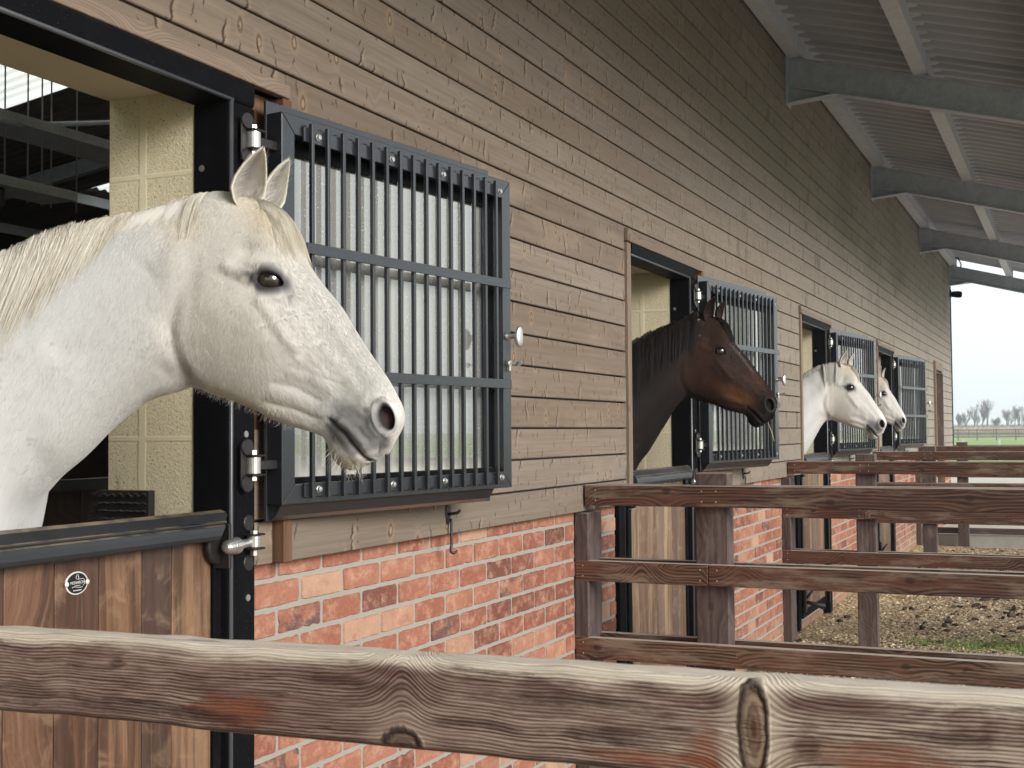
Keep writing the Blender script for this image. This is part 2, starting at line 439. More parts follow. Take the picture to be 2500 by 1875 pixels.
def mat_paint(name, col, rough=.32, dust=.0, coat=0.0, spec=.5):
    g = G(name)
    p = g.pos(); n = g.noise(p, 14.0, 4, .65); f = g.noise(p, 210.0, 2, .6)
    px, py, pz = g.sep(p)
    c = g.mix(g.step(n, .5, .8)*.35, col, tuple(q*1.7+.008 for q in col))
    c = g.mix(g.step(f, .66, .74)*.45, c, (.11, .105, .095))
    up = g.sep(E(g, g.n('NewGeometry').outputs['Normal']))[2]
    c = g.mix(g.step(up, .55, .95)*(.25+dust)*g.step(n, .3, .62), c, (.40, .31, .20))
    rg = g.mix(n, (rough-.06,)*3, (rough+.16,)*3)
    return g.bsdf(c, rg, 0, g.bump(f*.4+n*.4, .12, .002), spec, Coat_Weight=coat, Coat_Roughness=.15)

def mat_galv(name='galvanised_steel', a=(.34, .375, .455), b=(.48, .515, .59), rough=.5, metal=.0):
    g = G(name)
    p = g.pos(); n = g.noise(p, 9.0, 5, .7, .8); s = g.vor(p, 38.0)[1]
    c = g.mix(g.step(n, .3, .75), a, b); c = g.mix(g.sep(s)[0]*.25, c, tuple(q*1.2 for q in b))
    return g.bsdf(c, rough, metal, g.bump(n, .1, .003), .5)

def mat_bright_metal():
    g = G('zinc_fittings'); p = g.pos(); n = g.noise(p, 60.0, 3, .6)
    return g.bsdf(g.mix(n, (.45, .44, .42), (.72, .71, .69)), .34, .85, None, .5)

def mat_roof(name, col, col2):
    g = G(name); p = g.pos(); px, py, pz = g.sep(p)
    n = g.noise(g.comb(px*2, py*.7, pz), 1.0, 4, .6); f = g.noise(p, 60.0, 3, .6)
    c = g.mix(g.step(n, .3, .75), col, col2); c = g.mix(f*.3, c, tuple(q*.75 for q in col))
    return g.bsdf(c, .62, 0, g.bump(f, .1, .003), .4)

def mat_glass():
    g = G('dusty_double_glazing')
    p = g.pos(); n = g.noise(p, 150.0, 2, .6); d = g.noise(p, 3.0, 4, .6); px, py, pz = g.sep(p)
    fr = g.n('Fresnel'); fr.inputs[0].default_value = 1.9
    refl = g.m('MINIMUM', E(g, fr.outputs[0])*2.7, .80)
    tr = g.n('BsdfTransparent'); tr.inputs[0].default_value = (.55, .56, .54, 1)
    gl = g.n('BsdfGlossy'); gl.inputs['Roughness'].default_value = .018; gl.inputs['Color'].default_value = (.97, .97, .97, 1)
    mx = g.n('MixShader'); g.put(mx.inputs[0], refl); g.nt.links.new(tr.outputs[0], mx.inputs[1]); g.nt.links.new(gl.outputs[0], mx.inputs[2])
    df = g.n('BsdfDiffuse'); df.inputs[0].default_value = (.56, .56, .53, 1)
    m2 = g.n('MixShader')
    dust = g.step(n, .66, .74)*.45+g.step(d, .45, .8)*.14+.27+(1.0-g.step(pz, 1.38, 1.47))*.45  # dust film, raised so its colour also carries the pale reflection
    g.put(m2.inputs[0], dust); g.nt.links.new(mx.outputs[0], m2.inputs[1]); g.nt.links.new(df.outputs[0], m2.inputs[2])
    g.nt.links.new(m2.outputs[0], g.out.inputs[0])
    return g.mat

def mat_translucent():
    g = G('rooflight_sheet')
    t = g.n('BsdfTranslucent'); t.inputs[0].default_value = (.97, .97, .92, 1)
    g.nt.links.new(t.outputs[0], g.out.inputs[0]); return g.mat

def mat_plain(name, col, rough=.6, metal=0.0, spec=.5, var=.25, scale=20.0):
    g = G(name); n = g.noise(g.pos(), scale, 3, .6)
    c = g.mix(n, tuple(q*(1-var) for q in col), tuple(min(q*(1+var), .95) for q in col))
    return g.bsdf(c, rough, metal, g.bump(n, .15, .004), spec)

def mat_coat(name, fur=.35, rough=.62, spec=.3, sheen=.3):
    g = G(name)
    c = E(g, g.n('Attribute', attribute_name='col').outputs['Color'])
    gx, gy, gz = g.sep(g.attr('gc'))
    # gc = (along the hair, across the hair, offset) in metres
    st = g.noise(g.comb(gx*55, gy*620, gz), 1.0, 3, .65)
    st2 = g.noise(g.comb(gx*16, gy*150, gz+3), 1.0, 3, .6)
    fl = g.noise(g.comb(gx*9, gy*14, gz+9), 1.0, 4, .6)
    v = .70+st*.36+st2*.24
    c2 = g.mix(1.0, c, g.comb(v, v, v), 'MULTIPLY')
    c2 = g.mix(g.step(fl, .6, .8)*.18, c2, g.mix(.5, c2, (.30, .28, .26)))
    return g.bsdf(c2, rough, 0, g.bump(st*.7+st2*.6, fur, .0022), spec, Sheen_Weight=sheen, Sheen_Roughness=.4)

def mat_hair(name, a, b, rough=.5):
    g = G(name); r = g.attr('rnd', 'Fac')
    return g.bsdf(g.mix(r, a, b), rough, 0, None, .35)

def mat_ground():
    g = G('woodchip_and_gravel')
    p = g.pos(); px, py, pz = g.sep(p)
    d1, c1, _ = g.vor(g.comb(px*55, py*38, 0.0), 1.0)
    n = g.noise(p, 2.2, 4, .6); n2 = g.noise(p, 14.0, 4, .65); n3 = g.noise(p, 60.0, 3, .6)
    rr, gg, bb = g.sep(c1)
    chip = g.mix(rr, (.47, .34, .185), (.68, .54, .34)); chip = g.mix(g.step(gg, .72, .8)*.8, chip, (.10, .075, .055))
    damp = g.mix(rr, (.25, .18, .115), (.47, .36, .245)); damp = g.mix(g.step(gg, .5, .6)*.85, damp, (.040, .033, .030))
    away = g.step(py*-1.0+n*.9, .55, 1.35)
    c = g.mix(away*.7, chip, damp)
    c = g.mix(g.step(n2, .57, .70)*.55, c, (.070, .054, .044))
    strip = g.step(px, 5.4, 6.2)*(1.0-g.step(px, 8.3, 8.8))
    c = g.mix(strip*g.step(n2, .30, .45)*.85, c, (.038, .032, .030))
    pen = (1.0-g.step(px, 17.7, 17.9))*g.step(py, -6.2, -5.8)
    yard = g.mix(n3, (.46, .42, .36), (.62, .58, .50)); yard = g.mix(g.step(n2, .56, .72)*.4, yard, (.24, .21, .18))  # beside the pens this pale yard is unseen, added to bounce light
    c = g.mix(pen, yard, c)
    return g.bsdf(c, .9, 0, g.bump(d1*.8+n2*.9+n3*.4, .9, .03), .2)

def mat_field():
    g = G('pasture'); p = g.pos(); n = g.noise(p, .12, 4, .6); f = g.noise(p, 3.0, 4, .6)
    c = g.mix(g.step(n, .35, .7), (.21, .30, .085), (.27, .36, .115)); c = g.mix(f*.25, c, (.15, .19, .06))
    return g.bsdf(c, .9, 0, None, .1)

M = dict(
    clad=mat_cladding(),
    trim=mat_timber('stained_trim', [(.205, .155, .118), (.25, .19, .146)], (.085, .055, .038), .7, 140, .30),
    rawwood=mat_timber('red_brown_post', [(.15, .078, .045), (.19, .10, .058)], (.06, .03, .018), .7, 40, .5),
    fence=mat_timber('treated_rail', [(.100, .054, .043), (.165, .080, .052), (.130, .056, .038), (.24, .148, .092)], (.020, .010, .008), .58, 78, .85, redden=(.140, .050, .028), pale=(.235, .175, .13), top_col=(.50, .45, .39)),
    post=mat_timber('treated_post', [(.095, .064, .060), (.115, .076, .066)], (.036, .024, .024), .68, 40, .6, pale=(.17, .13, .115), top_col=(.30, .26, .235)),
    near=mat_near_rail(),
    plank=mat_plank('hardwood_plank', [(.082, .040, .027), (.150, .076, .045), (.100, .058, .042), (.205, .108, .060), (.130, .060, .035), (.056, .036, .030), (.275, .160, .090)], (.040, .019, .013), .40),
    darkwood=mat_timber('dark_partition', [(.05, .028, .018), (.06, .034, .022)], (.02, .011, .008), .7, 30, .5),
    brick=mat_brick(), mortar=mat_mortar(), block=mat_block(),
    soffit=mat_plain('cream_soffit', (.72, .62, .45), .6, var=.06, scale=8),
    frame=mat_paint('black_frame_paint', (.0055, .0058, .0072), .48, .0, 0.0, .03), litbead=mat_paint('highlight_bead', (.060, .064, .074), .30, 0, .3),  # bead paler than the frame: the corner highlight is put into its paint
    grille=mat_paint('charcoal_grille_paint', (.015, .017, .022), .26, .5, .45),
    cap=mat_paint('charcoal_cap_paint', (.014, .0155, .0185), .36, .2, .08),
    galv=mat_galv(), purlin=mat_galv('pale_purlin', (.50, .53, .58), (.60, .63, .68), .6, 0),
    zinc=mat_bright_metal(), glass=mat_glass(), skyl=mat_translucent(),
    roof=mat_roof('canopy_sheet', (.36, .375, .44), (.45, .465, .53)),
    inroof=mat_roof('barn_roof_sheet', (.17, .155, .14), (.23, .21, .19)),
    black=mat_plain('black_iron', (.014, .012, .012), .45), rubber=mat_plain('black_rubber', (.018, .016, .015), .55),
    conc=mat_plain('concrete', (.33, .31, .275), .9, scale=6), straw=mat_plain('straw', (.55, .44, .24), .7),
    white=mat_plain('badge_silver', (.74, .73, .70), .35, .3, var=.05), badge=mat_plain('badge_black', (.010, .010, .011), .3, var=.05),
    eye=None, dirtfloor=mat_plain('barn_floor', (.10, .085, .065), .95),
    ground=mat_ground(), field=mat_field(),
)
g = G('horse_eye'); M['eye'] = g.bsdf((.012, .0065, .004), .035, 0, None, .6, Coat_Weight=1.0, Coat_Roughness=.02)
# ------------------------------------------------------------------ the stable block
DOORS = [0.0, 4.14, 8.28, 12.43]          # offsets of the four stable doors along the wall (metres)
X_A, X_B = -4.0, 23.0                     # ends of the wall
def zt(y): return 4.345+.267*y            # top of the canopy rafters

barn = empty('stable_block', (0, 0, 0), 0,
             'long stable block of stained boards over red brick with an overhanging canopy roof', 'stable')

def cut(lo, hi, holes):
    segs = [(lo, hi)]
    for a, b in holes:
        out = []
        for s, e in segs:
            if b <= s or a >= e: out.append((s, e)); continue
            if a > s: out.append((s, a))
            if b < e: out.append((b, e))
        segs = out
    return segs

# brickwork: single bricks with chamfered edges standing proud of the mortar
R = random.Random(3)
mb = MB(); BL, BH = .2219, .0775
def brick(x0, x1, z0, z1, rnd):
    if x1-x0 < .02: return
    y0 = .0065; y1 = R.uniform(-.0012, .0015); c = .0032
    j = lambda: R.uniform(-.0013, .0013)
    q = .004; nx = max(2, int((x1-x0)/.022)); nzz = 4; ring = []
    for i in range(nx): ring.append((x0+q+(x1-x0-2*q)*i/(nx-1), z0))
    for i in range(nzz): ring.append((x1, z0+q+(z1-z0-2*q)*i/(nzz-1)))
    for i in range(nx): ring.append((x1-q-(x1-x0-2*q)*i/(nx-1), z1))
    for i in range(nzz): ring.append((x0, z1-q-(z1-z0-2*q)*i/(nzz-1)))
    mx, mz = (x0+x1)/2, (z0+z1)/2; n = len(ring); A = []; B = []
    chip = R.random() < .25
    for x, z in ring:
        jx, jz = j(), j()
        if chip and R.random() < .06: jx -= .005*(1 if x > mx else -1); jz -= .004*(1 if z > mz else -1)
        A.append((x+jx, y0, z+jz)); d = max(abs(x-mx), 1e-6)
        B.append((x+jx-c*(1 if x > mx+.03 else -1 if x < mx-.03 else 0), y1+R.uniform(0, .0012), z+jz-c*(1 if z > mz+.015 else -1 if z < mz-.015 else 0)))
    V = A+B; o = rnd*37
    mb.add(V, [tuple(range(n, 2*n))]+[(i, (i+1) % n, n+(i+1) % n, n+i) for i in range(n)], [(v[0]+o, v[2]+o, rnd) for v in V], rnd)
holes_b = [(1.495+o, 2.70+o) for o in DOORS]+[(20.0, 21.27)]
for k in range(-1, 17):
    z0 = 1.140-BH*k+.006; z1 = z0+BH-.012
    if z0 > 1.19: continue
    off = 3.001+(BL/2 if k % 2 == 0 else 0)
    for s, e in cut(X_A, X_B, holes_b if z1 > .085 else []):
        n0 = math.floor((s-off)/BL)
        x = off+n0*BL
        while x < e:
            brick(max(x+.0065, s+.001), min(x+BL-.0065, e-.001), z0, z1, R.random())
            x += BL
mb.build('brick_plinth', M['brick'], barn)
mb = MB()
for s, e in cut(X_A, X_B, holes_b):
    mb.box((s, .005, .0), (e, .056, 1.19))
for a, b in holes_b[:4]: mb.box((a-.001, .005, -.3), (b+.001, .056, .078))
mb.box((X_A, .0052, -.3), (X_B, .055, -.002))
mb.build('mortar', M['mortar'], barn)

# cladding boards
mb = MB(); R = random.Random(11)
ZB = [1.187]+[1.305+.1199*k for k in range(28)]
holes_low = [(1.55+o, 2.872+o) for o in DOORS]+[(20.0, 21.27)]
HT = 2.437
joints = {8: [3.39, 5.0], 9: [5.72]}
def board_run(s, e, z0, z1, row):
    x = s
    first = R.uniform(.6, 4.6) if s < 0 or e-s > 3 else 9
    L = first
    while x < e-.001:
        nx = min(e, x+L)
        if e-nx < .35: nx = e
        a = 0.0 if nx == e else .0032
        y = R.uniform(-.0012, .0012)
        mb.box((x, -.040+y, z0+.0035), (nx-a, -.016, z1-.0035), 0, R.random())
        x = nx; L = R.choice([1.8, 2.4, 3.0, 3.6, 4.2])
for i in range(len(ZB)-1):
    z0, z1 = ZB[i], ZB[i+1]
    if z1 <= HT:
        for s, e in cut(X_A, X_B, holes_low): board_run(s, e, z0, z1, i)
    elif z0 < HT:
        for s, e in cut(X_A, X_B, holes_low): board_run(s, e, z0, z1, i)
        for s, e in holes_low: board_run(s+.002, e-.002, HT, z1, i)
    else:
        board_run(X_A, X_B, z0, z1, i)
# short board ends beside the door posts
for o in DOORS:
    for i in range(len(ZB)-1):
        z0, z1 = ZB[i], min(ZB[i+1], HT-.01)
        if z0 > 1.5 or z1 < z0: continue
        mb.box((2.704+o, -.028, z0+.003), (2.826+o, -.004, z1-.003), 0, R.random())
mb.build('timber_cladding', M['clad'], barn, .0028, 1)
mb = MB()
for s, e in cut(X_A, X_B, holes_low): mb.box((s, -.014, 1.19), (e, .056, HT))
mb.box((X_A, -.014, HT+.002), (X_B, .056, 4.52))
mb.build('wall_lining', M['black'], barn)

# timber trim round each doorway
for o in DOORS:
    mb = MB()
    mb.box((1.551+o, -.054, 1.19), (1.603+o, -.0195, 2.424), 2)               # left batten
    mb.prism([(1.545+o, 2.43), (1.572+o, 2.43), (1.545+o, 2.492)], (0, -.060, 0), (0, -.041, 0), (1, 0, 0), (0, 0, 1))
    mb.box((1.556+o, -.066, 2.4255), (2.855+o, -.041, 2.462), 0)              # drip board
    mb.build('door_trim', M['trim'], barn, .002)
    mb = MB()
    mb.box((2.828+o, -.062, 1.192), (2.868+o, -.002, 2.424), 2)
    mb.box((2.704+o, -.018, 1.52), (2.826+o, -.002, 2.424), 2)
    mb.build('door_post', M['rawwood'], barn, .002)

# black steel door frames with a rounded bead
def bead(c, a0, a1, r, n=6):
    return [(c[0]+r*math.cos(a0+(a1-a0)*i/n), c[1]+r*math.sin(a0+(a1-a0)*i/n)) for i in range(n+1)]
for o in DOORS:
    mb = MB()
    rt = [(2.60, .055)]+bead((2.614, -.046), PI, 1.5*PI, .014)+[(2.70, -.060), (2.70, -.02), (2.64, -.02), (2.64, .055)]
    mb.prism([(x+o, y) for x, y in rt], (0, 0, .0), (0, 0, 2.362), (1, 0, 0), (0, 1, 0), smooth=False)
    lf = [(1.59, .055)]+bead((1.580, -.008), 0, -.5*PI, .010)+[(1.497, -.018), (1.497, .0), (1.55, .0), (1.55, .055)]
    mb.prism([(x+o, y) for x, y in lf], (0, 0, .0), (0, 0, 2.362), (1, 0, 0), (0, 1, 0))
    hd = [(.055, 2.3635)]+[(y, z) for y, z in bead((-.046, 2.3775), -.5*PI, -PI, .014)]+[(-.060, 2.424), (-.02, 2.424), (-.02, 2.40), (.055, 2.40)]
    mb.prism([(y, z) for y, z in hd], (1.605+o, 0, 0), (2.70+o, 0, 0), (0, 1, 0), (0, 0, 1))
    f = mb.build('door_frame', M['frame'], barn, .0015)
    mb = MB(); q = .0062
    mb.tube([(1.5835+o, -.0125, .09), (1.5835+o, -.0125, 2.362)], .006, 8); mb.build('frame_bead', M['litbead'], f)
    mb = MB(); mb.tube([(2.6075+o, -.0545, .09), (2.6075+o, -.0545, 2.370)], q, 8); mb.build('frame_bead', M['litbead'], f)
    mb = MB(); mb.tube([(1.60+o, -.0545, 2.3690), (2.612+o, -.0545, 2.3690)], q, 8); mb.build('frame_bead', M['litbead'], f)
    for (x, y, z, ax) in [(2.601+o, .03, 2.20, (-1, 0, 0)), (2.67+o, -.0605, 1.12, (0, -1, 0)), (2.662+o, -.0605, 1.53, (0, -1, 0))]:
        mb = MB(); mb.lathe([(-.001, .009), (.002, .0085), (.0025, .005), (.001, .004)], (x, y, z), ax, 12); mb.build('screw', M['zinc'], f)

# blockwork behind
mb = MB(); xs = X_A
for o in DOORS:
    mb.box((xs, .0575, 0), (1.587+o, .330, 4.40)); xs = 2.603+o
mb.box((xs, .0575, 0), (X_B-.06, .330, 4.40))
mb.build('inner_blockwork', M['block'], barn, .004, 2)
for o in DOORS:
    mb = MB(); mb.box((1.5875+o, .0576, 2.4055), (2.6025+o, .3295, 4.39))
    mb.build('lintel', M['soffit'], barn)

# canopy steelwork
RX = [.85, 5.20, 9.53, 13.85, 18.40, 22.88]
for x in RX:
    mb = MB(); w, t, h = .052, .011, .232
    prof = [(-w, 0), (-w, -t), (-.005, -t-.008), (-.005, -h+t+.008), (-w, -h+t), (-w, -h), (w, -h), (w, -h+t), (.005, -h+t+.008), (.005, -t-.008), (w, -t), (w, 0)]
    mb.prism(prof, (x, -.041, zt(-.041)), (x, -2.40, zt(-2.40)), (1, 0, 0), (0, 0, 1))
    # haunch under the beam at the wall
    z1, z2 = 3.985, 4.016
    mb.add([(x-.005, -.041, z1), (x-.005, -.40, z2+.012), (x-.005, -.041, zt(-.041)-.228), (x+.005, -.041, z1), (x+.005, -.40, z2+.012), (x+.005, -.041, zt(-.041)-.228)],
           [(0, 1, 2), (3, 5, 4), (0, 3, 4, 1), (1, 4, 5, 2), (0, 2, 5, 3)])
    mb.add([(x+sx*.055, y, z+dz) for sx in (-1, 1) for (y, z) in ((-.041, z1), (-.40, z2)) for dz in (0, -.010)],
           [(0, 1, 3, 2), (4, 6, 7, 5), (0, 2, 6, 4), (1, 5, 7, 3), (0, 4, 5, 1), (2, 3, 7, 6)])
    mb.box((x-.075, -.052, 3.96), (x+.075, -.0408, zt(-.04)))
    mb.build('rafter', M['galv'], barn, .002)
for y in (-.115, -1.01, -1.93, -2.36):
    mb = MB(); z = zt(y)+.002; h = .138
    prof = [(-.045, 0), (.055, 0), (.055, .018), (.051, .018), (.051, .004), (-.041, .004), (-.041, h), (-.10, h), (-.10, h-.004), (-.045, h-.004)]
    mb.prism(prof, (X_A, y, z), (23.02, y, z), (0, 1, 0), (0, 0, 1))
    for x in RX:
        mb.box((x-.16, y-.0485, z+.012), (x+.16, y-.0455, z+h-.012))
    mb.build('purlin', M['purlin'], barn)

def sheet(x0, x1, pts, mat, name, pitch=.2, amp=.036):
    """box-profile sheet; pts = the (y, z) line of the slope"""
    n = int((x1-x0)/pitch); V = []; prof = [(0, 0), (.10, .0), (.17, .25), (.24, .85), (.31, 1), (.69, 1), (.76, .85), (.83, .25), (.90, 0)]
    xs = []
    for i in range(n):
        for a, b in prof: xs.append((x0+(i+a)*pitch, b*amp))
    xs.append((x1, 0))
    for y, z in pts:
        for x, d in xs: V.append((x, y, z+d))
    m_ = len(xs); Fq = []
    for r_ in range(len(pts)-1):
        for i in range(m_-1): Fq.append((r_*m_+i, r_*m_+i+1, (r_+1)*m_+i+1, (r_+1)*m_+i))
    o = np_mesh(name, V, Fq, mat, barn, True)
    md = o.modifiers.new('skin', 'SOLIDIFY'); md.thickness = .003; md.offset = 1
    return o
rz_ = lambda y: zt(y)+.142
sheet(X_A, 23.10, [(1.2, rz_(1.2)), (.1, rz_(.1)), (-2.47, rz_(-2.47))], M['roof'], 'canopy_roof')
for a, b, mt, nm in [(X_A, -1.0, 'inroof', 'barn_roof'), (-1.0, 2.4, 'skyl', 'rooflight'), (2.4, 7.0, 'inroof', 'barn_roof'), (7.0, 10.4, 'skyl', 'rooflight'), (10.4, 14.0, 'inroof', 'barn_roof'), (14.0, 16.0, 'skyl', 'rooflight'), (16.0, 23.1, 'inroof', 'barn_roof')]:  # rooflights on this near slope are unseen, added to light the stalls
    sheet(a, b, [(7.0, rz_(7.0)), (1.2, rz_(1.2))], M[mt], nm)
ZR = rz_(7.0)
fz = lambda y: 6.4-.15*(y-7.0)
for a, b, mt, nm in [(X_A, 11.3, 'inroof', 'barn_roof'), (11.3, 12.5, 'skyl', 'rooflight'), (12.5, 16.1, 'inroof', 'barn_roof'), (17.3, 23.1, 'inroof', 'barn_roof')]:
    sheet(a, b, [(6.95, fz(6.95)), (15.1, fz(15.1))], M[mt], nm, .2, .05)
sheet(16.1, 17.3, [(6.95, fz(6.95)), (11.2, fz(11.2))], M['inroof'], 'barn_roof')
sheet(16.1, 17.3, [(11.2, fz(11.2)), (12.62, fz(12.62))], M['skyl'], 'rooflight')
sheet(16.1, 17.3, [(12.62, fz(12.62)), (15.1, fz(15.1))], M['inroof'], 'barn_roof')
mb = MB()
mb.box((X_A, 6.9, 6.37), (23.0, 7.0, 6.55))
mb.build('ridge_flashing', M['inroof'], barn)
# inside the barn: far wall, gables, steel, stall fronts, floor
mb = MB()
mb.box((X_A, 15.0, 0), (23.0, 15.1, 5.2)); 
for x in (X_A-.02, 22.95):
    mb.add([(x+d, y, z) for d in (0, .05) for y, z in ((.06, 0), (15.05, 0), (15.05, fz(15.05)), (7, 6.42), (.06, 4.45))],
           [(0, 1, 2, 3, 4), (9, 8, 7, 6, 5)]+[(i, 5+i, 5+(i+1) % 5, (i+1) % 5) for i in range(5)])
mb.build('inner_wall', M['darkwood'], barn)
mb = MB(); mb.box((X_A, .33, -.05), (23, 15, .02)); mb.build('barn_floor', M['dirtfloor'], barn)
for x in (9.6, 14.6, 19.4):
    mb = MB(); mb.prism([(-.06, 0), (.06, 0), (.06, -.22), (-.06, -.22)], (x, 7.0, fz(7)-.12), (x, 14.9, fz(14.9)-.12), (1, 0, 0), (0, 0, 1))
    mb.build('inner_rafter', M['galv'], barn)
for y, h in ((9.2, .1), (12.82, .16), (14.8, .16)):
    mb = MB(); mb.box((X_A, y-.03, fz(y)-.05-h), (22.9, y+.03, fz(y)-.05)); mb.build('inner_purlin', M['purlin'], barn)
mb = MB()
for i in range(80): mb.box((X_A+.3*i+.003, 4.0, .02), (X_A+.3*i+.297, 4.05, 1.17), 2)
mb.build('stall_front', M['darkwood'], barn)
mb = MB(); mb.box((X_A, 3.97, 1.172), (20, 4.08, 1.245)); mb.build('stall_rail', M['cap'], barn)
# cable trays on hanging rods
for y0, z0, x0, x1, w in ((2.38, 2.945, 3.6, 6.6, .26), (2.40, 2.655, 3.4, 4.72, .20)):
    mb = MB()
    mb.box((x0, y0, z0), (x1, y0+w, z0+.003)); mb.box((x0, y0-.003, z0), (x1, y0, z0+.045)); mb.box((x0, y0+w, z0), (x1, y0+w+.003, z0+.045))
    n = int((x1-x0)/.05)
    for i in range(n): mb.box((x0+.05*i+.01, y0-.0045, z0+.018), (x0+.05*i+.03, y0-.003, z0+.030))
    mb.build('cable_tray', M['galv'], barn)
for x in (4.37, 4.51, 4.60, 4.66, 4.83):
    mb = MB(); mb.tube([(x, 2.5, 2.62), (x, 2.5, rz_(2.5))], .004, 6); mb.build('hanging_rod', M['zinc'], barn)
mb = MB(); mb.tube([(4.2, 2.36, 2.93), (4.36, 2.40, 2.945), (5.05, 2.5, 3.12), (5.6, 2.56, 3.26)], .012, 8); mb.build('conduit', M['galv'], barn)
mb = MB(); mb.box((4.02, 2.42, 2.56), (4.30, 2.58, 2.65)); mb.build('junction_box', M['black'], barn, .01, 2)

# passage doorway near the far end
mb = MB()
mb.box((20.0, .10, 0), (21.27, .13, 2.40), 2); mb.box((21.235, -.055, .02), (21.275, .10, 2.41), 2); mb.box((20.0, -.012, 2.405), (21.27, .10, 2.435), 0)
mb.build('passage_door', M['post'], barn, .002)
mb = MB(); mb.box((19.94, -.075, 1.19), (20.0, -.012, 2.55), 2); mb.box((20.002, -.055, 2.436), (21.3, -.0405, 2.56), 0); mb.build('door_trim', M['trim'], barn, .002)
mb = MB(); mb.box((22.985, -.055, 1.19), (23.035, .05, 4.0), 2); mb.build('corner_trim', M['black'], barn)
# lamp on the corner and its cable
lamp = empty('wall_lamp', (22.95, -.04, 3.84), 0, 'small dark bullet lamp on the far top corner of the boarded wall', 'lamp')
mb = MB(); mb.box((-.05, -.03, -.06), (.05, 0, .07)); mb.build('back_box', M['black'], lamp, .006, 2)
mb = MB(); mb.lathe([(0, .035), (.02, .05), (.10, .058), (.15, .055), (.17, .04), (.175, .0)], (0, -.03, .0), (-.15, -1, -.12), 16, None, True); mb.build('lamp_housing', M['frame'], lamp)
mb = MB(); mb.tube([(22.7, -.07, 4.44), (22.75, -.20, 4.43), (22.9, -.24, 4.34), (22.93, -.22, 4.22), (22.95, -.10, 4.12)], .012, 6); mb.build('cable', M['black'], barn)

# ------------------------------------------------------------------ lower half doors
PLX = [1.637, 1.775, 1.910, 2.048, 2.180, 2.320, 2.424, 2.572]
def text_mesh(txt, size, name, mat, parent, loc, squash=1.0):
    cu = bpy.data.curves.new(name, 'FONT'); cu.body = txt; cu.size = size; cu.align_x = 'CENTER'; cu.align_y = 'CENTER'; cu.extrude = .0003
    tmp = bpy.data.objects.new(name, cu); COL.objects.link(tmp)
    dg = bpy.context.evaluated_depsgraph_get()
    me = bpy.data.meshes.new_from_object(tmp.evaluated_get(dg)); bpy.data.objects.remove(tmp); me.materials.clear(); me.materials.append(mat)
    o = bpy.data.objects.new(name, me); COL.objects.link(o); o.parent = parent; o.location = loc; o.rotation_euler = (PI/2, 0, 0); o.scale = (squash, 1, 1)
    return o
def hinge_knuckle(parent, x, y, z, big=False):
    """zinc pin and bush between two black plates"""
    k = 1.25 if big else 1.0
    mb = MB()
    for s in (-1, 1):
        mb.box((x-.022, y-.020, z+s*.024*k-.003), (x+.024, y+.022, z+s*.024*k+.003))
        mb.lathe([(0, .021), (.006, .021)], (x-.02, y+.004, z+s*.046*k), (0, -1, 0), 14)
    mb.box((x-.038, y+.004, z-.055*k), (x-.012, y+.012, z+.055*k))
    mb.box((x+.016, y-.004, z-.012), (x+.105, y+.012, z+.012))
    h = mb.build('hinge', M['black'], parent, .002)
    mb = MB()
    mb.lathe([(-.020*k, .001), (-.020*k, .0185), (.020*k, .0185), (.020*k, .001)], (x, y, z), (0, 0, 1), 18)
    for s in (-1, 1): mb.lathe([(s*.027*k, .001), (s*.027*k, .0105), (s*.038*k, .0105), (s*.039*k, .001)], (x, y, z), (0, 0, 1), 6)
    mb.build('hinge_pin', M['zinc'], h)
DOOR_TXT = ['warm brown plank half door with oval badge, nearest the camera, below the big white horse',
            'tan plank half door between brick walls below the dark bay horse',
            'narrow looking plank half door with a foot bolt, below the pale grey-maned horse',
            'farthest plank half door, mostly hidden by fence rails, below the last white horse']
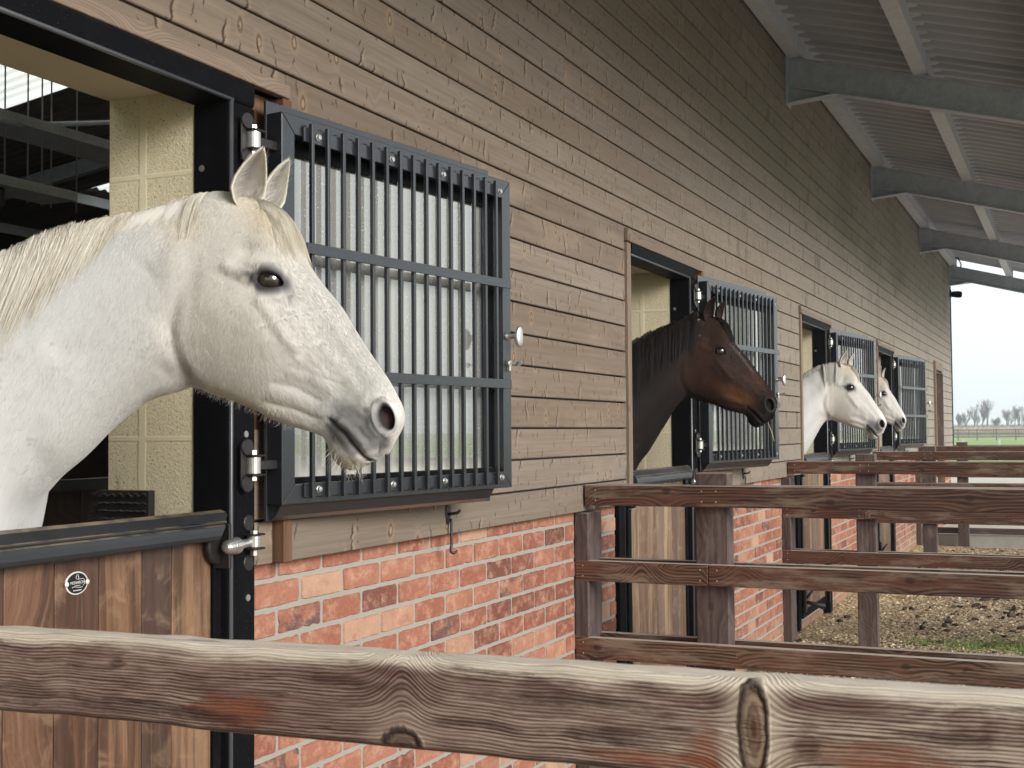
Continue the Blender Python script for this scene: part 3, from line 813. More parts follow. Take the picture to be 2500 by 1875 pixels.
def make_door(k, o):
    R = random.Random(40+k)
    d = empty('stable_door', (2.60+o, -.02, .085), 0, DOOR_TXT[k], 'door', 'wooden lower halves of the stable doors')
    X = lambda x: x-2.60
    Z = lambda z: z-.085
    Y = lambda y: y+.02
    mb = MB()
    rs = [.50, .30, .18, .03, .46, .80, .955] if k == 0 else R.sample([.02, .17, .34, .5, .66, .83, .98], 7)
    for i in range(7):
        mb.box((X(PLX[i]+.0012), Y(-.022), Z(.14)), (X(PLX[i+1]-.0012), Y(.012), Z(1.285)), 2, rs[i])
    mb.build('plank_panel', M['plank' if k == 0 else 'plank2'], d, .0022, 2)
    mb = MB()
    mb.box((X(1.592), Y(-.031), Z(.085)), (X(1.637), Y(.03), Z(1.272))); mb.box((X(2.572), Y(-.031), Z(.085)), (X(2.612), Y(.03), Z(1.272)))
    mb.box((X(1.6375), Y(-.030), Z(.085)), (X(2.5715), Y(.03), Z(.145)))
    mb.build('door_frame_bars', M['frame'], d, .002)
    mb = MB()
    pf = [(.040, 1.336), (-.030, 1.344), (-.045, 1.338), (-.059, 1.3185), (-.0650, 1.3165), (-.0660, 1.3130), (-.0630, 1.3105), (-.0695, 1.3070), (-.0720, 1.298), (-.0735, 1.285), (-.0725, 1.277), (-.068, 1.2725), (.040, 1.2725)]
    mb.prism([(Y(a), Z(b)) for a, b in pf], (X(1.605), 0, 0), (X(2.592), 0, 0), (0, 1, 0), (0, 0, 1))
    for i_, (a, b) in enumerate(pf):
        q_ = mb.v[len(pf)+i_]; mb.v[len(pf)+i_] = (X(2.540+.078*((b-1.2725)/.0715)**1.4) if a < 0 else X(2.60), q_[1], q_[2])
    mb.build('cap_rail', M['cap'], d, .0010, 2)
    mb = MB(); mb.box((X(2.541), Y(-.0300), Z(1.273)), (X(2.612), Y(.03), Z(1.335))); mb.build('corner_plate', M['frame'], d, .002)
    # eye-bolt hinge at the top right corner
    mb = MB(); hx, hy, hz = X(2.628), Y(-.078), Z(1.262)
    mb.box((hx-.055, hy+.002, hz-.06), (hx-.045, hy+.052, hz+.05))
    mb.lathe([(0, .046), (.012, .046), (.014, .040), (.014, .0)], (hx-.052, hy+.045, hz-.005), (0, -1, 0), 22)
    mb.lathe([(0, .021), (.005, .021)], (hx+.045, hy+.02, hz+.045), (0, -1, 0), 16); mb.lathe([(0, .021), (.005, .021)], (hx+.045, hy+.02, hz-.055), (0, -1, 0), 16)
    mb.box((hx+.020, hy-.02, hz+.014), (hx+.066, hy+.02, hz+.019)); mb.box((hx+.020, hy-.02, hz-.021), (hx+.066, hy+.02, hz-.016))
    h = mb.build('hinge', M['black'], d, .002)
    mb = MB()
    mb.lathe([(-.075, .001), (-.073, .010), (-.066, .0165), (-.056, .0185), (-.046, .0185), (-.045, .021), (-.026, .021), (-.0255, .011), (.03, .011)], (hx+.005, hy+.004, hz-.004), (1, -.02, .05), 16)
    mb.lathe([(-.014, .001), (-.014, .017), (.013, .017), (.013, .001)], (hx+.043, hy, hz), (0, 0, 1), 16)
    mb.lathe([(.019, .001), (.019, .010), (.027, .010), (.028, .001)], (hx+.043, hy, hz), (0, 0, 1), 6); mb.lathe([(-.036, .001), (-.036, .009), (-.021, .009)], (hx+.043, hy, hz), (0, 0, 1), 6)
    mb.build('eye_bolt', M['zinc'], h)
    # latch plate and kick bolt on the opening side
    mb = MB(); mb.box((X(1.60), Y(-.040), Z(1.165)), (X(1.68), Y(-.0305), Z(1.262))); p = mb.build('latch_plate', M['frame'], d, .003)
    mb = MB(); mb.lathe([(0, .02), (.004, .02), (.006, .012), (.0065, .0)], (X(1.64), Y(-.041), Z(1.225)), (0, -1, 0), 16); mb.box((X(1.602), Y(-.0425), Z(1.160)), (X(1.678), Y(-.030), Z(1.1645))); mb.build('latch_button', M['zinc'], p)
    mb = MB(); mb.box((X(1.605), Y(-.05), Z(.13)), (X(1.655), Y(-.0315), Z(.33)))
    mb.tube([(X(1.63), Y(-.05), Z(.21)), (X(1.66), Y(-.12), Z(.19)), (X(1.70), Y(-.17), Z(.17))], [.014, .016, .026], 10)
    mb.tube([(X(1.63), Y(-.05), Z(.24)), (X(1.68), Y(-.10), Z(.31))], [.012, .009], 8)
    mb.build('kick_bolt', M['black'], d, .003)
    if k == 0:
        bx, bz = X(2.110), Z(1.217); a, b = .0335, .0245
        mb = MB(); el = lambda s, n=40: [(bx+a*s*math.cos(2*PI*i/n), bz+b*s*math.sin(2*PI*i/n)) for i in range(n)]
        mb.prism(el(1.0), (0, Y(-.0245), 0), (0, Y(-.0215), 0), (1, 0, 0), (0, 0, 1))
        for s in (-1, 1): mb.lathe([(0, .006), (.0022, .0055), (.003, .003), (.003, 0)], (bx+s*.0305, Y(-.0245), bz), (0, -1, 0), 12)
        bd = mb.build('badge', M['white'], d, .0006)
        mb = MB(); mb.prism(el(.885), (0, Y(-.0252), 0), (0, Y(-.0244), 0), (1, 0, 0), (0, 0, 1)); mb.build('badge_face', M['badge'], bd)
        t = Y(-.0256)
        text_mesh('MONARCH', .0088, 'badge_lettering', M['white'], bd, (bx, t, bz+.001), .92)
        mb = MB()
        wav = [(bx-.016+.032*i/16, t, bz-.0085+.0012*math.sin(i/16*2*PI)) for i in range(17)]
        mb.tube(wav, .0006, 6)
        for s in (-1, 1): mb.tube([(bx+s*.001, t, bz+.0075), (bx+s*.0045, t, bz+.0115), (bx+s*.001, t, bz+.0185)], .0006, 6)
        mb.tube([(bx+.002, t, bz+.008), (bx+.017, t, bz+.0085), (bx+.0215, t, bz+.005), (bx+.0215, t, bz-.003), (bx+.017, t, bz-.006)], .0005, 6)
        mb.box((bx-.009, t-.0003, bz-.0056), (bx+.009, t+.0003, bz-.0046)); mb.box((bx-.012, t-.0003, bz-.0158), (bx+.012, t+.0003, bz-.0142))
        mb.build('badge_emblem', M['white'], bd)
    return d
M['plank2'] = mat_plank('hardwood_plank_dry', [(.15, .092, .062), (.235, .155, .098), (.165, .098, .066), (.30, .20, .122), (.175, .115, .084), (.105, .066, .050), (.345, .235, .145)], (.080, .044, .029), .55)
for k, o in enumerate(DOORS): make_door(k, o)

# ------------------------------------------------------------------ barred upper doors, folded back against the wall
GR_TXT = ['large dark barred and glazed top door folded back beside the nearest white horse',
          'barred top door folded back on the wall behind the dark bay horse\'s nose',
          'barred top door behind the head of the pale grey-maned horse',
          'farthest barred top door, beside the last white horse near the passage doorway']
def make_grille():
    W, ZT, ZL = 1.12, 2.361, 1.349
    r = empty('grille_door', (2.745, -.055, 0), -.1336)
    mb = MB()
    mb.box((0.0, -.010, 1.306), (.05, 0, 2.397)); mb.box((W-.10, -.010, 1.306), (W-.05, 0, 2.397))
    mb.box((.0505, -.010, 2.30), (W-.1005, 0, 2.397)); mb.box((.0505, -.010, 1.306), (W-.1005, 0, 1.40))
    mb.prism([(-.010, 1.349), (-.010, 1.306), (-.032, 1.318), (-.052, 1.3485)], (.01, 0, 0), (W-.09, 0, 0), (0, 1, 0), (0, 0, 1))
    mb.build('back_flange', M['grille'], r, .0015)
    mb = MB(); y0, y1 = -.063, -.0105; w = .05
    # mitred box frame
    def mit(p, q, inner_p, inner_q):
        V = [(p[0], y, p[1]) for y in (y0, y1)]+[(q[0], y, q[1]) for y in (y0, y1)]+[(inner_q[0], y, inner_q[1]) for y in (y0, y1)]+[(inner_p[0], y, inner_p[1]) for y in (y0, y1)]
        mb.add(V, [(0, 2, 4, 6), (1, 7, 5, 3), (0, 1, 3, 2), (4, 5, 7, 6), (2, 3, 5, 4), (0, 6, 7, 1)])
    e = .0006
    mit((0, ZL+e), (0, ZT-e), (w, ZL+w+e), (w, ZT-w-e)); mit((W, ZT-e), (W, ZL+e), (W-w, ZT-w-e), (W-w, ZL+w+e))
    mit((e, ZT), (W-e, ZT), (w+e, ZT-w), (W-w-e, ZT-w)); mit((W-e, ZL), (e, ZL), (W-w-e, ZL+w), (w+e, ZL+w))
    mb.build('box_frame', M['grille'], r, .0018, 2)
    mb = MB()
    mb.box((.051, -.020, 2.268), (W-.051, -.0107, 2.310)); mb.box((.051, -.024, 1.400), (W-.051, -.0107, 1.416)); mb.box((W-.086, -.018, 1.4165), (W-.051, -.0107, 2.2675))
    mb.build('glazing_bead', M['frame'], r, .002)
    mb = MB(); mb.box((.045, -.0070, 1.395), (W-.045, -.0045, 2.316)); mb.build('glass_pane', M['glass'], r)
    mb = MB()
    mb.box((.078, -.071, 2.298), (W-.055, -.0635, 2.336)); mb.box((.078, -.071, 1.366), (W-.055, -.0635, 1.402))
    mb.build('fixing_strip', M['grille'], r, .001)
    mb = MB()
    for i in range(15):
        u = .101+.0648*i
        mb.box((u-.0058, -.0830, 1.362), (u+.0058, -.0715, 2.346))
    mb.build('grille_bars', M['grille'], r, .0016, 2)
    for z in (2.014, 1.687):
        mb = MB(); mb.box((.070, -.0890, z-.0145), (W-.038, -.0834, z+.0145)); mb.build('cross_bar', M['grille'], r, .001)
    for z in (2.317, 1.384):
        for u in (.133, .457, .717, 1.041):
            mb = MB(); mb.lathe([(0, .0095), (.002, .0095), (.0025, .0075), (.008, .007), (.009, .0)], (u, -.0712, z), (0, -1, 0), 8); mb.build('bolt', M['zinc'], r)
    mb = MB()
    mb.lathe([(0, .014), (.004, .013), (.006, .0095), (.030, .0095), (.036, .013)], (1.095, -.0632, 1.846), (0, -1, 0), 14, None, True)
    k = mb.build('knob', M['zinc'], r)
    mb = MB(); n = 16; V = []; Fc = []
    for i in range(n+1):
        th = PI*i/n
        for j in range(20):
            ph = 2*PI*j/20
            V.append((1.095+.020*math.sin(th)*math.cos(ph), -.1085+.012*math.sin(th)*math.sin(ph)-.004*math.cos(th)**2, 1.842+.036*math.cos(th)))
    for i in range(n):
        for j in range(20): Fc.append((i*20+j, i*20+(j+1) % 20, (i+1)*20+(j+1) % 20, (i+1)*20+j))
    mb.add(V, Fc, smooth=True); mb.build('knob_handle', M['zinc'], k)
    mb = MB()
    mb.lathe([(0, .0105), (.012, .0105), (.0125, 0)], (1.097, -.063, 1.756), (0, -1, 0), 12); mb.box((1.093, -.075, 1.731), (1.101, -.063, 1.752))
    lk = mb.build('lock_cylinder', M['zinc'], r, .001)
    mb = MB(); mb.box((1.096, -.105, 1.752), (1.098, -.075, 1.760)); mb.lathe([(-.001, .010), (.001, .010)], (1.097, -.108, 1.756), (1, 0, 0), 12); mb.build('key', M['zinc'], lk)
    for z in (2.272, 1.452): hinge_knuckle(r, -.082, -.042, z)
    return r
ang = [-.1336, -.134, -.150, -.172]
g0 = make_grille()
for k, o in enumerate(DOORS):
    gr = g0 if k == 0 else copy_tree(g0)
    gr.location = (2.745+o+(.02 if k == 2 else 0), -.055, 0); gr.rotation_euler = (0, 0, ang[k])
    tag(gr, GR_TXT[k], 'door', 'barred top doors of the stables')

# cabin hooks below the barred doors, and the chewed rubber pad on the first door jamb
HK = ['long black cabin hook hanging below the nearest barred door', 'black cabin hook on the board below the bay horse\'s barred door',
      'black cabin hook below the third barred door from the camera', 'tiny black cabin hook below the farthest barred door']
def make_hook():
    r = empty('cabin_hook', (3.82, -.042, 1.262))
    mb = MB()
    mb.prism([(.016*math.cos(2*PI*i/16), .040*math.sin(2*PI*i/16)) for i in range(16)], (0, -.004, 0), (0, 0, 0), (1, 0, 0), (0, 0, 1))
    mb.build('back_plate', M['black'], r, .001)
    mb = MB(); mb.tube([(0, -.003, -.004), (.004, -.02, -.002), (.008, -.034, 0), (.012, -.042, .010)], .005, 8); mb.build('eye_pin', M['black'], r)
    mb = MB(); mb.tube([(0, -.010, -.020), (.001, -.014, -.03), (.001, -.014, -.105), (-.002, -.014, -.112), (-.006, -.014, -.120), (-.005, -.016, -.130), (.002, -.020, -.134), (.008, -.026, -.130), (.010, -.030, -.124)], [.005]*7+[.004, .002], 8); mb.build('hook', M['black'], r)
    return r
h0 = make_hook()
for k, o in enumerate(DOORS):
    h = h0 if k == 0 else copy_tree(h0)
    h.location = (3.82+o, -.042, 1.262); tag(h, HK[k], 'hook', 'cabin hooks under the barred doors')

mb = MB(); Rr = random.Random(5)
# moulded rubber pad fixed to the jamb reveal: slab with rows of raised waves and a frayed edge
mb.box((2.578, .176, 1.30), (2.602, .338, 1.389))
for r_ in range(4):
    z = 1.376-.020*r_
    pts = []
    for i in range(25):
        y = .182+.150*i/24
        pts.append((2.575, y, z+(.0045 if r_ == 0 else .0012)*math.sin(i*1.55)+Rr.uniform(-.0008, .0008)))
    mb.tube(pts, .0035, 6)
for i in range(70):
    z = Rr.choice([1.376, 1.36, 1.34, 1.32])+Rr.uniform(-.006, .008)
    y0 = .336; L = Rr.uniform(.01, .035)
    mb.tube([(2.585+Rr.uniform(-.008, .01), y0, z), (2.582, y0+L*.5, z+Rr.uniform(-.005, .006)), (2.58+Rr.uniform(-.01, .01), y0+L, z+Rr.uniform(-.01, .012))], [.0013, .001, .0005], 4)
pad = mb.build('rubber_pad', M['rubber'], None, .003, 2)
tag(pad, 'black rubber pad with wavy ridges and a frayed edge on the first door jamb', 'rubber pad')
# ------------------------------------------------------------------ horses
M['coat'] = mat_coat('white_coat', .42, .60, .25, .25)
M['bay'] = mat_coat('bay_coat', .6, .68, .12, .0)
M['hair_white'] = mat_hair('cream_hair', (.30, .245, .160), (.75, .72, .645))
M['hair_fuzz'] = mat_hair('white_fuzz', (.50, .47, .425), (.66, .64, .60), .6)
M['hair_grey'] = mat_hair('grey_hair', (.36, .34, .31), (.66, .64, .60))
M['hair_black'] = mat_hair('black_hair', (.006, .005, .005), (.020, .016, .014), .38)

FH = np.array([math.cos(YAW), math.sin(YAW), 0.0]); RH = np.array([math.sin(YAW), -math.cos(YAW), 0.0])

def cr(P, n_per):
    """Catmull-Rom through the rows of P, n_per[i] samples on span i"""
    P = np.asarray(P, float); out = []
    for i in range(len(P)-1):
        p0 = P[max(i-1, 0)]; p1 = P[i]; p2 = P[i+1]; p3 = P[min(i+2, len(P)-1)]
        for k in range(n_per[i]):
            t = k/n_per[i]
            out.append(.5*((2*p1)+(-p0+p2)*t+(2*p0-5*p1+4*p2-p3)*t*t+(-p0+3*p1-3*p2+p3)*t**3))
    out.append(P[-1]); return np.array(out)

def sstep(x, a, b):
    t = np.clip((x-a)/(b-a), 0, 1); return t*t*(3-2*t)
def pdist(x, y, pts):
    """distance to a polyline, side (+ = right of the direction of travel) and position along it"""
    best = np.full(x.shape, 1e9); side = np.zeros_like(x); par = np.zeros_like(x); n = len(pts)-1
    for i in range(n):
        (x0, y0), (x1, y1) = pts[i], pts[i+1]
        dx, dy = x1-x0, y1-y0; L = dx*dx+dy*dy
        t = np.clip(((x-x0)*dx+(y-y0)*dy)/L, 0, 1)
        d = np.hypot(x-x0-t*dx, y-y0-t*dy)
        s = dx*(y-y0)-dy*(x-x0)
        m = d < best
        best = np.where(m, d, best); side = np.where(m, np.sign(s), side); par = np.where(m, (i+t)/n, par)
    return best, side, par
def blob(x, y, cx, cy, rx, ry, rot=0.0):
    c, s = math.cos(rot), math.sin(rot); dx, dy = x-cx, y-cy
    a = (dx*c+dy*s)/rx; b = (-dx*s+dy*c)/ry
    return np.exp(-(a*a+b*b))
def ridge(x, y, pts, w, fade=.12):
    d, _, p = pdist(x, y, pts)
    return np.exp(-(d/w)**2)*sstep(p, -.001, fade)*(1-sstep(p, 1-fade, 1.001)) if fade else np.exp(-(d/w)**2)
def vnoise(x, y, seed=0):
    """smooth value noise"""
    r = np.random.default_rng(seed).random((64, 64))
    xi = np.floor(x).astype(int); yi = np.floor(y).astype(int); fx = x-xi; fy = y-yi
    fx = fx*fx*(3-2*fx); fy = fy*fy*(3-2*fy)
    a = r[xi % 64, yi % 64]; b = r[(xi+1) % 64, yi % 64]; c = r[xi % 64, (yi+1) % 64]; d = r[(xi+1) % 64, (yi+1) % 64]
    return (a*(1-fx)+b*fx)*(1-fy)+(c*(1-fx)+d*fx)*fy

# outline stations: crest/face point, underline point, half width (m), squareness, extra width at top, narrowing below
ST = [((-700, 770), (-640, 1900), .29, .9, 0, 0), ((-420, 745), (-340, 1890), .28, .9, 0, 0), ((-200, 722), (-60, 1700), .24, .9, -.2, 0),
      ((-20, 668), (22, 1420), .190, .9, -.3, 0), ((60, 622), (54, 1268), .162, .9, -.35, 0), ((140, 584), (112, 1190), .143, .9, -.38, 0),
      ((220, 556), (196, 1118), .127, .9, -.38, 0), ((300, 534), (276, 1040), .114, .9, -.38, 0), ((380, 512), (356, 981), .104, .88, -.34, 0),
      ((450, 492), (428, 958), .096, .86, -.26, .05), ((500, 480), (470, 944), .092, .84, -.15, .1),
      ((535, 470), (490, 948), .092, .8, -.05, .15), ((575, 474), (512, 957), .094, .78, .0, .2), ((620, 486), (535, 966), .097, .74, .0, .22),
      ((657, 499), (556, 973), .100, .70, .0, .24), ((690, 520), (578, 980), .102, .66, .02, .26), ((718, 564), (604, 990), .102, .62, .04, .28),
      ((742, 632), (634, 1003), .098, .60, .04, .32), ((778, 686), (668, 1022), .090, .60, .02, .36), ((828, 746), (708, 1038), .078, .62, .0, .38),
      ((860, 797), (742, 1048), .067, .66, .0, .36), ((890, 843), (770, 1057), .058, .70, .0, .30), ((921, 889), (790, 1066), .054, .72, .02, .22),
      ((947, 927), (803, 1084), .055, .72, .05, .15), ((968, 966), (812, 1108), .058, .72, .08, .15), ((982, 998), (826, 1129), .059, .72, .06, .15),
      ((983, 1030), (850, 1143), .053, .72, .0, .1), ((969, 1062), (876, 1142), .043, .75, .0, .05), ((955, 1095), (898, 1133), .026, .8, .0, .0)]

JAW = [(505, 600), (480, 650), (461, 696), (441, 745), (428, 800), (432, 842), (449, 885), (470, 920), (505, 957), (546, 974)]
EYE = (659, 686)
def almond(x, y):
    c, s = math.cos(.20), math.sin(.20); dx, dy = x-EYE[0], y-EYE[1]
    a = (dx*c+dy*s)/33.0; b = (-dx*s+dy*c)
    up = 18.0*np.sqrt(np.clip(1-a*a, 0, 1)); dn = 15.0*np.sqrt(np.clip(1-a*a, 0, 1))*(1-.25*a)
    return np.where(np.abs(a) < 1, np.maximum(b-dn, -b-up), np.hypot((np.abs(a)-1)*33, b))   # <0 inside
def relief(x, y):
    d, s, p = pdist(x, y, JAW); sd = d*(-s)        # + in front of the jaw line
    D = .0135*sstep(sd, -18, 24)*sstep(p, .0, .34)*blob(x, y, 545, 815, 215, 205)
    D -= .0045*np.exp(-((sd+16)/18)**2)*sstep(p, .0, .34)*blob(x, y, 440, 860, 70, 120)
    D += .0048*ridge(x, y, [(622, 716), (662, 768), (704, 832), (738, 862)], 15)
    D -= .0025*ridge(x, y, [(640, 775), (680, 835), (715, 885)], 20)
    D += .0035*ridge(x, y, [(735, 665), (800, 760), (870, 870), (925, 955)], 17)
    D -= .0032*ridge(x, y, [(715, 720), (780, 820), (850, 930)], 26)
    D += .0035*ridge(x, y, [(770, 830), (830, 900), (890, 975)], 16)
    D -= .0060*blob(x, y, 745, 930, 60, 40, .7)
    # cheek muscles running to the mouth corner
    D += .0030*ridge(x, y, [(640, 955), (715, 975), (780, 1005), (815, 1020)], 13)
    D -= .0030*ridge(x, y, [(655, 930), (725, 948), (790, 985)], 10)
    D += .0026*ridge(x, y, [(690, 905), (760, 925), (815, 965)], 12)
    D += .0022*ridge(x, y, [(640, 1000), (700, 1015), (760, 1040)], 12)
    D -= .0024*ridge(x, y, [(640, 978), (720, 998), (785, 1025)], 7)
    D += .0009*ridge(x, y, [(752, 868), (790, 900), (800, 945), (835, 985)], 5)
    D += .0008*ridge(x, y, [(705, 860), (760, 900), (830, 930)], 5)
    # brow, hollow above the eye, arch behind it
    D += .0105*blob(x, y, 662, 652, 50, 17, .25)+.004*blob(x, y, 690, 640, 26, 40, .4)
    D -= .0075*blob(x, y, 600, 612, 30, 22, -.4)
    D += .0060*ridge(x, y, [(540, 640), (590, 668), (625, 690)], 14)
    D += .004*blob(x, y, 660, 722, 44, 14, .25)
    al = almond(x, y)
    D += .0052*np.exp(-((al-5)/6.0)**2)-.016*sstep(-al, -2.5, 3.5)
    D -= .0018*np.exp(-((al-15)/4.0)**2)*(y < EYE[1])
    # nostril
    c, s_ = math.cos(-.30), math.sin(-.30); a = ((x-941)*c+(y-1019)*s_)/22.5; b = (-(x-941)*s_+(y-1019)*c)/36.0
    rn = np.sqrt(a*a+b*b)
    D += .0085*np.exp(-((rn-1.22)/.26)**2)-.024*(1-sstep(rn, .70, 1.05))
    D += .004*ridge(x, y, [(900, 985), (905, 1040), (925, 1070)], 9)
    # mouth, lips, chin
    MO = [(803, 1019), (822, 1040), (843, 1057), (864, 1088), (888, 1116), (905, 1127)]
    D -= .0115*ridge(x, y, MO, 5.5, 0)
    D += .0045*ridge(x, y, [(820, 1024), (850, 1044), (880, 1078), (905, 1108)], 9)+.0035*ridge(x, y, [(815, 1055), (835, 1075), (855, 1103), (880, 1125)], 9)
    D += .006*blob(x, y, 845, 1118, 30, 20, .5)
    D -= .0022*ridge(x, y, [(870, 1040), (885, 1062), (905, 1080)], 6)
    # neck: atlas wing, muscle bands, jugular furrow
    D += .0075*blob(x, y, 425, 640, 38, 75, .15)-.005*blob(x, y, 470, 720, 22, 70, .1)
    D -= .0090*ridge(x, y, [(425, 880), (340, 960), (250, 1060), (170, 1160)], 26)
    D += .0060*ridge(x, y, [(420, 800), (320, 880), (200, 1000), (90, 1130)], 45)
    D -= .0040*ridge(x, y, [(380, 640), (250, 740), (110, 880)], 40)
    D += .0025*ridge(x, y, [(400, 560), (250, 620), (100, 700)], 40)
    D += .010*blob(x, y, 60, 1230, 60, 70)
    D += .0008*(vnoise(x/34+9, y/34, 4)-.5)+.0004*(vnoise(x/13+9, y/13, 5)-.5)
    return D

def white_colour(x, y, tone=1.0, cream=1.0):
    n = len(x); C = np.tile(np.array([.535, .520, .495]), (n, 1))
    def lay(mask, col):
        m = np.clip(mask, 0, 1)[:, None]; C[:] = C*(1-m)+np.array(col)*m
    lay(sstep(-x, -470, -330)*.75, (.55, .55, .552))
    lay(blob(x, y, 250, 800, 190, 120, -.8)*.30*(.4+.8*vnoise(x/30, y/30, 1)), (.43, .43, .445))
    lay(blob(x, y, 560, 800, 170, 190)*.5*cream, (.56, .52, .445))
    lay(blob(x, y, 660, 530, 95, 60, .6)*.75*cream, (.56, .47, .325))
    lay(blob(x, y, 450, 545, 60, 50)*.5*cream, (.68, .58, .42))
    lay(blob(x, y, 610, 985, 130, 35, .3)*.5*cream, (.55, .505, .425))
    lay(sstep(vnoise(x/22, y/22, 2)*vnoise(x/9, y/9, 3), .45, .62)*.14, (.40, .40, .41))
    fl = vnoise(x/3.2+5, y/3.2, 8)*vnoise(x/40, y/40, 9); lay(sstep(fl, .64, .74)*.4, (.25, .24, .24))
    # grey skin of the muzzle
    mz = blob(x, y, 880, 1045, 75, 48, .75)*1.25; mz *= .55+.75*vnoise(x/12, y/12, 6)
    lay(sstep(mz, .14, .66)*.90, (.120, .117, .122)); lay(blob(x, y, 860, 1035, 60, 22, .65)*.6, (.13, .125, .13))
    lay(blob(x, y, 835, 1005, 45, 26, .5)*.45, (.40, .39, .40))
    lay(blob(x, y, 955, 965, 26, 60, -.45)*.55, (.80, .78, .76))
    lay(blob(x, y, 965, 1070, 16, 30, .3)*.6, (.62, .57, .52))
    lay(blob(x, y, 850, 1122, 48, 18, .45)*.75, (.40, .325, .235))
    lay(blob(x, y, 826, 1062, 13, 34, -.75)*.95, (.055, .048, .048))
    d, _, _ = pdist(x, y, [(803, 1019), (822, 1040), (843, 1057), (864, 1088), (888, 1116), (905, 1127)])
    lay(np.exp(-(d/4.5)**2), (.030, .026, .028))
    c, s_ = math.cos(-.30), math.sin(-.30); a = ((x-941)*c+(y-1019)*s_)/22.5; b = (-(x-941)*s_+(y-1019)*c)/36.0; rn = np.sqrt(a*a+b*b)
    lay(np.exp(-((rn-1.30)/.16)**2)*.45*(x < 935), (.42, .41, .40)); lay(np.exp(-((rn-1.12)/.14)**2)*.6, (.16, .15, .155))
    lay(1-sstep(rn, .80, 1.06), (.022, .013, .014)); lay((1-sstep(rn, .2, .5))*.5, (.10, .035, .035))
    dl, _, _ = pdist(x, y, [(806, 1034), (820, 1056), (840, 1080), (866, 1106)]); lay(np.exp(-(dl/12)**2)*.85, (.070, .062, .062))
    # dark skin round the eye and the tear track
    al = almond(x, y)
    lay((1-sstep(al, 12, 34))*.78, (.10, .097, .105)); lay((1-sstep(al, 7, 20))*.9, (.030, .028, .032)); lay((1-sstep(al, 1, 7)), (.020, .018, .020))
    lay(blob(x, y, 612, 672, 30, 9, .45)*.95, (.045, .042, .045)); lay(blob(x, y, 707, 716, 16, 22, -.3)*.6, (.16, .155, .16))
    lay(blob(x, y, 692, 694, 20, 9, .5)*.85, (.045, .042, .045))
    lay(blob(x, y, 700, 760, 40, 50, .6)*.25, (.50, .49, .49))
    # darker pinkish grey in the throat
    lay(blob(x, y, 452, 905, 26, 34, -.5)*.72, (.26, .215, .215))
    return C*tone
def bay_colour(x, y):
    n = len(x); C = np.tile(np.array([.0270, .0145, .0112]), (n, 1))
    def lay(mask, col):
        m = np.clip(mask, 0, 1)[:, None]; C[:] = C*(1-m)+np.array(col)*m
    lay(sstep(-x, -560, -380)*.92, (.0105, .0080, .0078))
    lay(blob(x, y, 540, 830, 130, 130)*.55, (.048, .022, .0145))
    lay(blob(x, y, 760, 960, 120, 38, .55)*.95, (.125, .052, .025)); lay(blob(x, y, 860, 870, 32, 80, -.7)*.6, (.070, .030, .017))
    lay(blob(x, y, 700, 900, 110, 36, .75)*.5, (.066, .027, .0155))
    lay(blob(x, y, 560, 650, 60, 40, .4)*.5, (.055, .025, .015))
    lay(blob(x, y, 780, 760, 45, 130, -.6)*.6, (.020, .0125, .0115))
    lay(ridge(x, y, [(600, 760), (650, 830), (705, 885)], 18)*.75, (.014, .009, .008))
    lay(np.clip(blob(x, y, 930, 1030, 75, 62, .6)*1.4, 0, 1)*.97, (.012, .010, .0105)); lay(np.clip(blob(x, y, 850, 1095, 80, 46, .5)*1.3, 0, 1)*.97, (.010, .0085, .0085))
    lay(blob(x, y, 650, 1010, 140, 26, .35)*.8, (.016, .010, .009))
    c, s_ = math.cos(-.30), math.sin(-.30); a = ((x-941)*c+(y-1019)*s_)/22.5; b = (-(x-941)*s_+(y-1019)*c)/36.0; rn = np.sqrt(a*a+b*b)
    lay(np.exp(-((rn-1.25)/.18)**2)*.5, (.060, .045, .042)); lay(1-sstep(rn, .8, 1.06), (.005, .003, .003))
    al = almond(x, y); lay((1-sstep(al, 3, 20))*.8, (.010, .008, .008))
    lay(ridge(x, y, [(720, 640), (790, 735), (860, 835)], 6)*.12, (.35, .32, .30))  # thin highlight along the nasal ridge, painted into the coat
    fl = vnoise(x/6.0+5, y/6.0, 18); lay(sstep(fl, .982, .992)*.8, (.55, .53, .50))
    return C

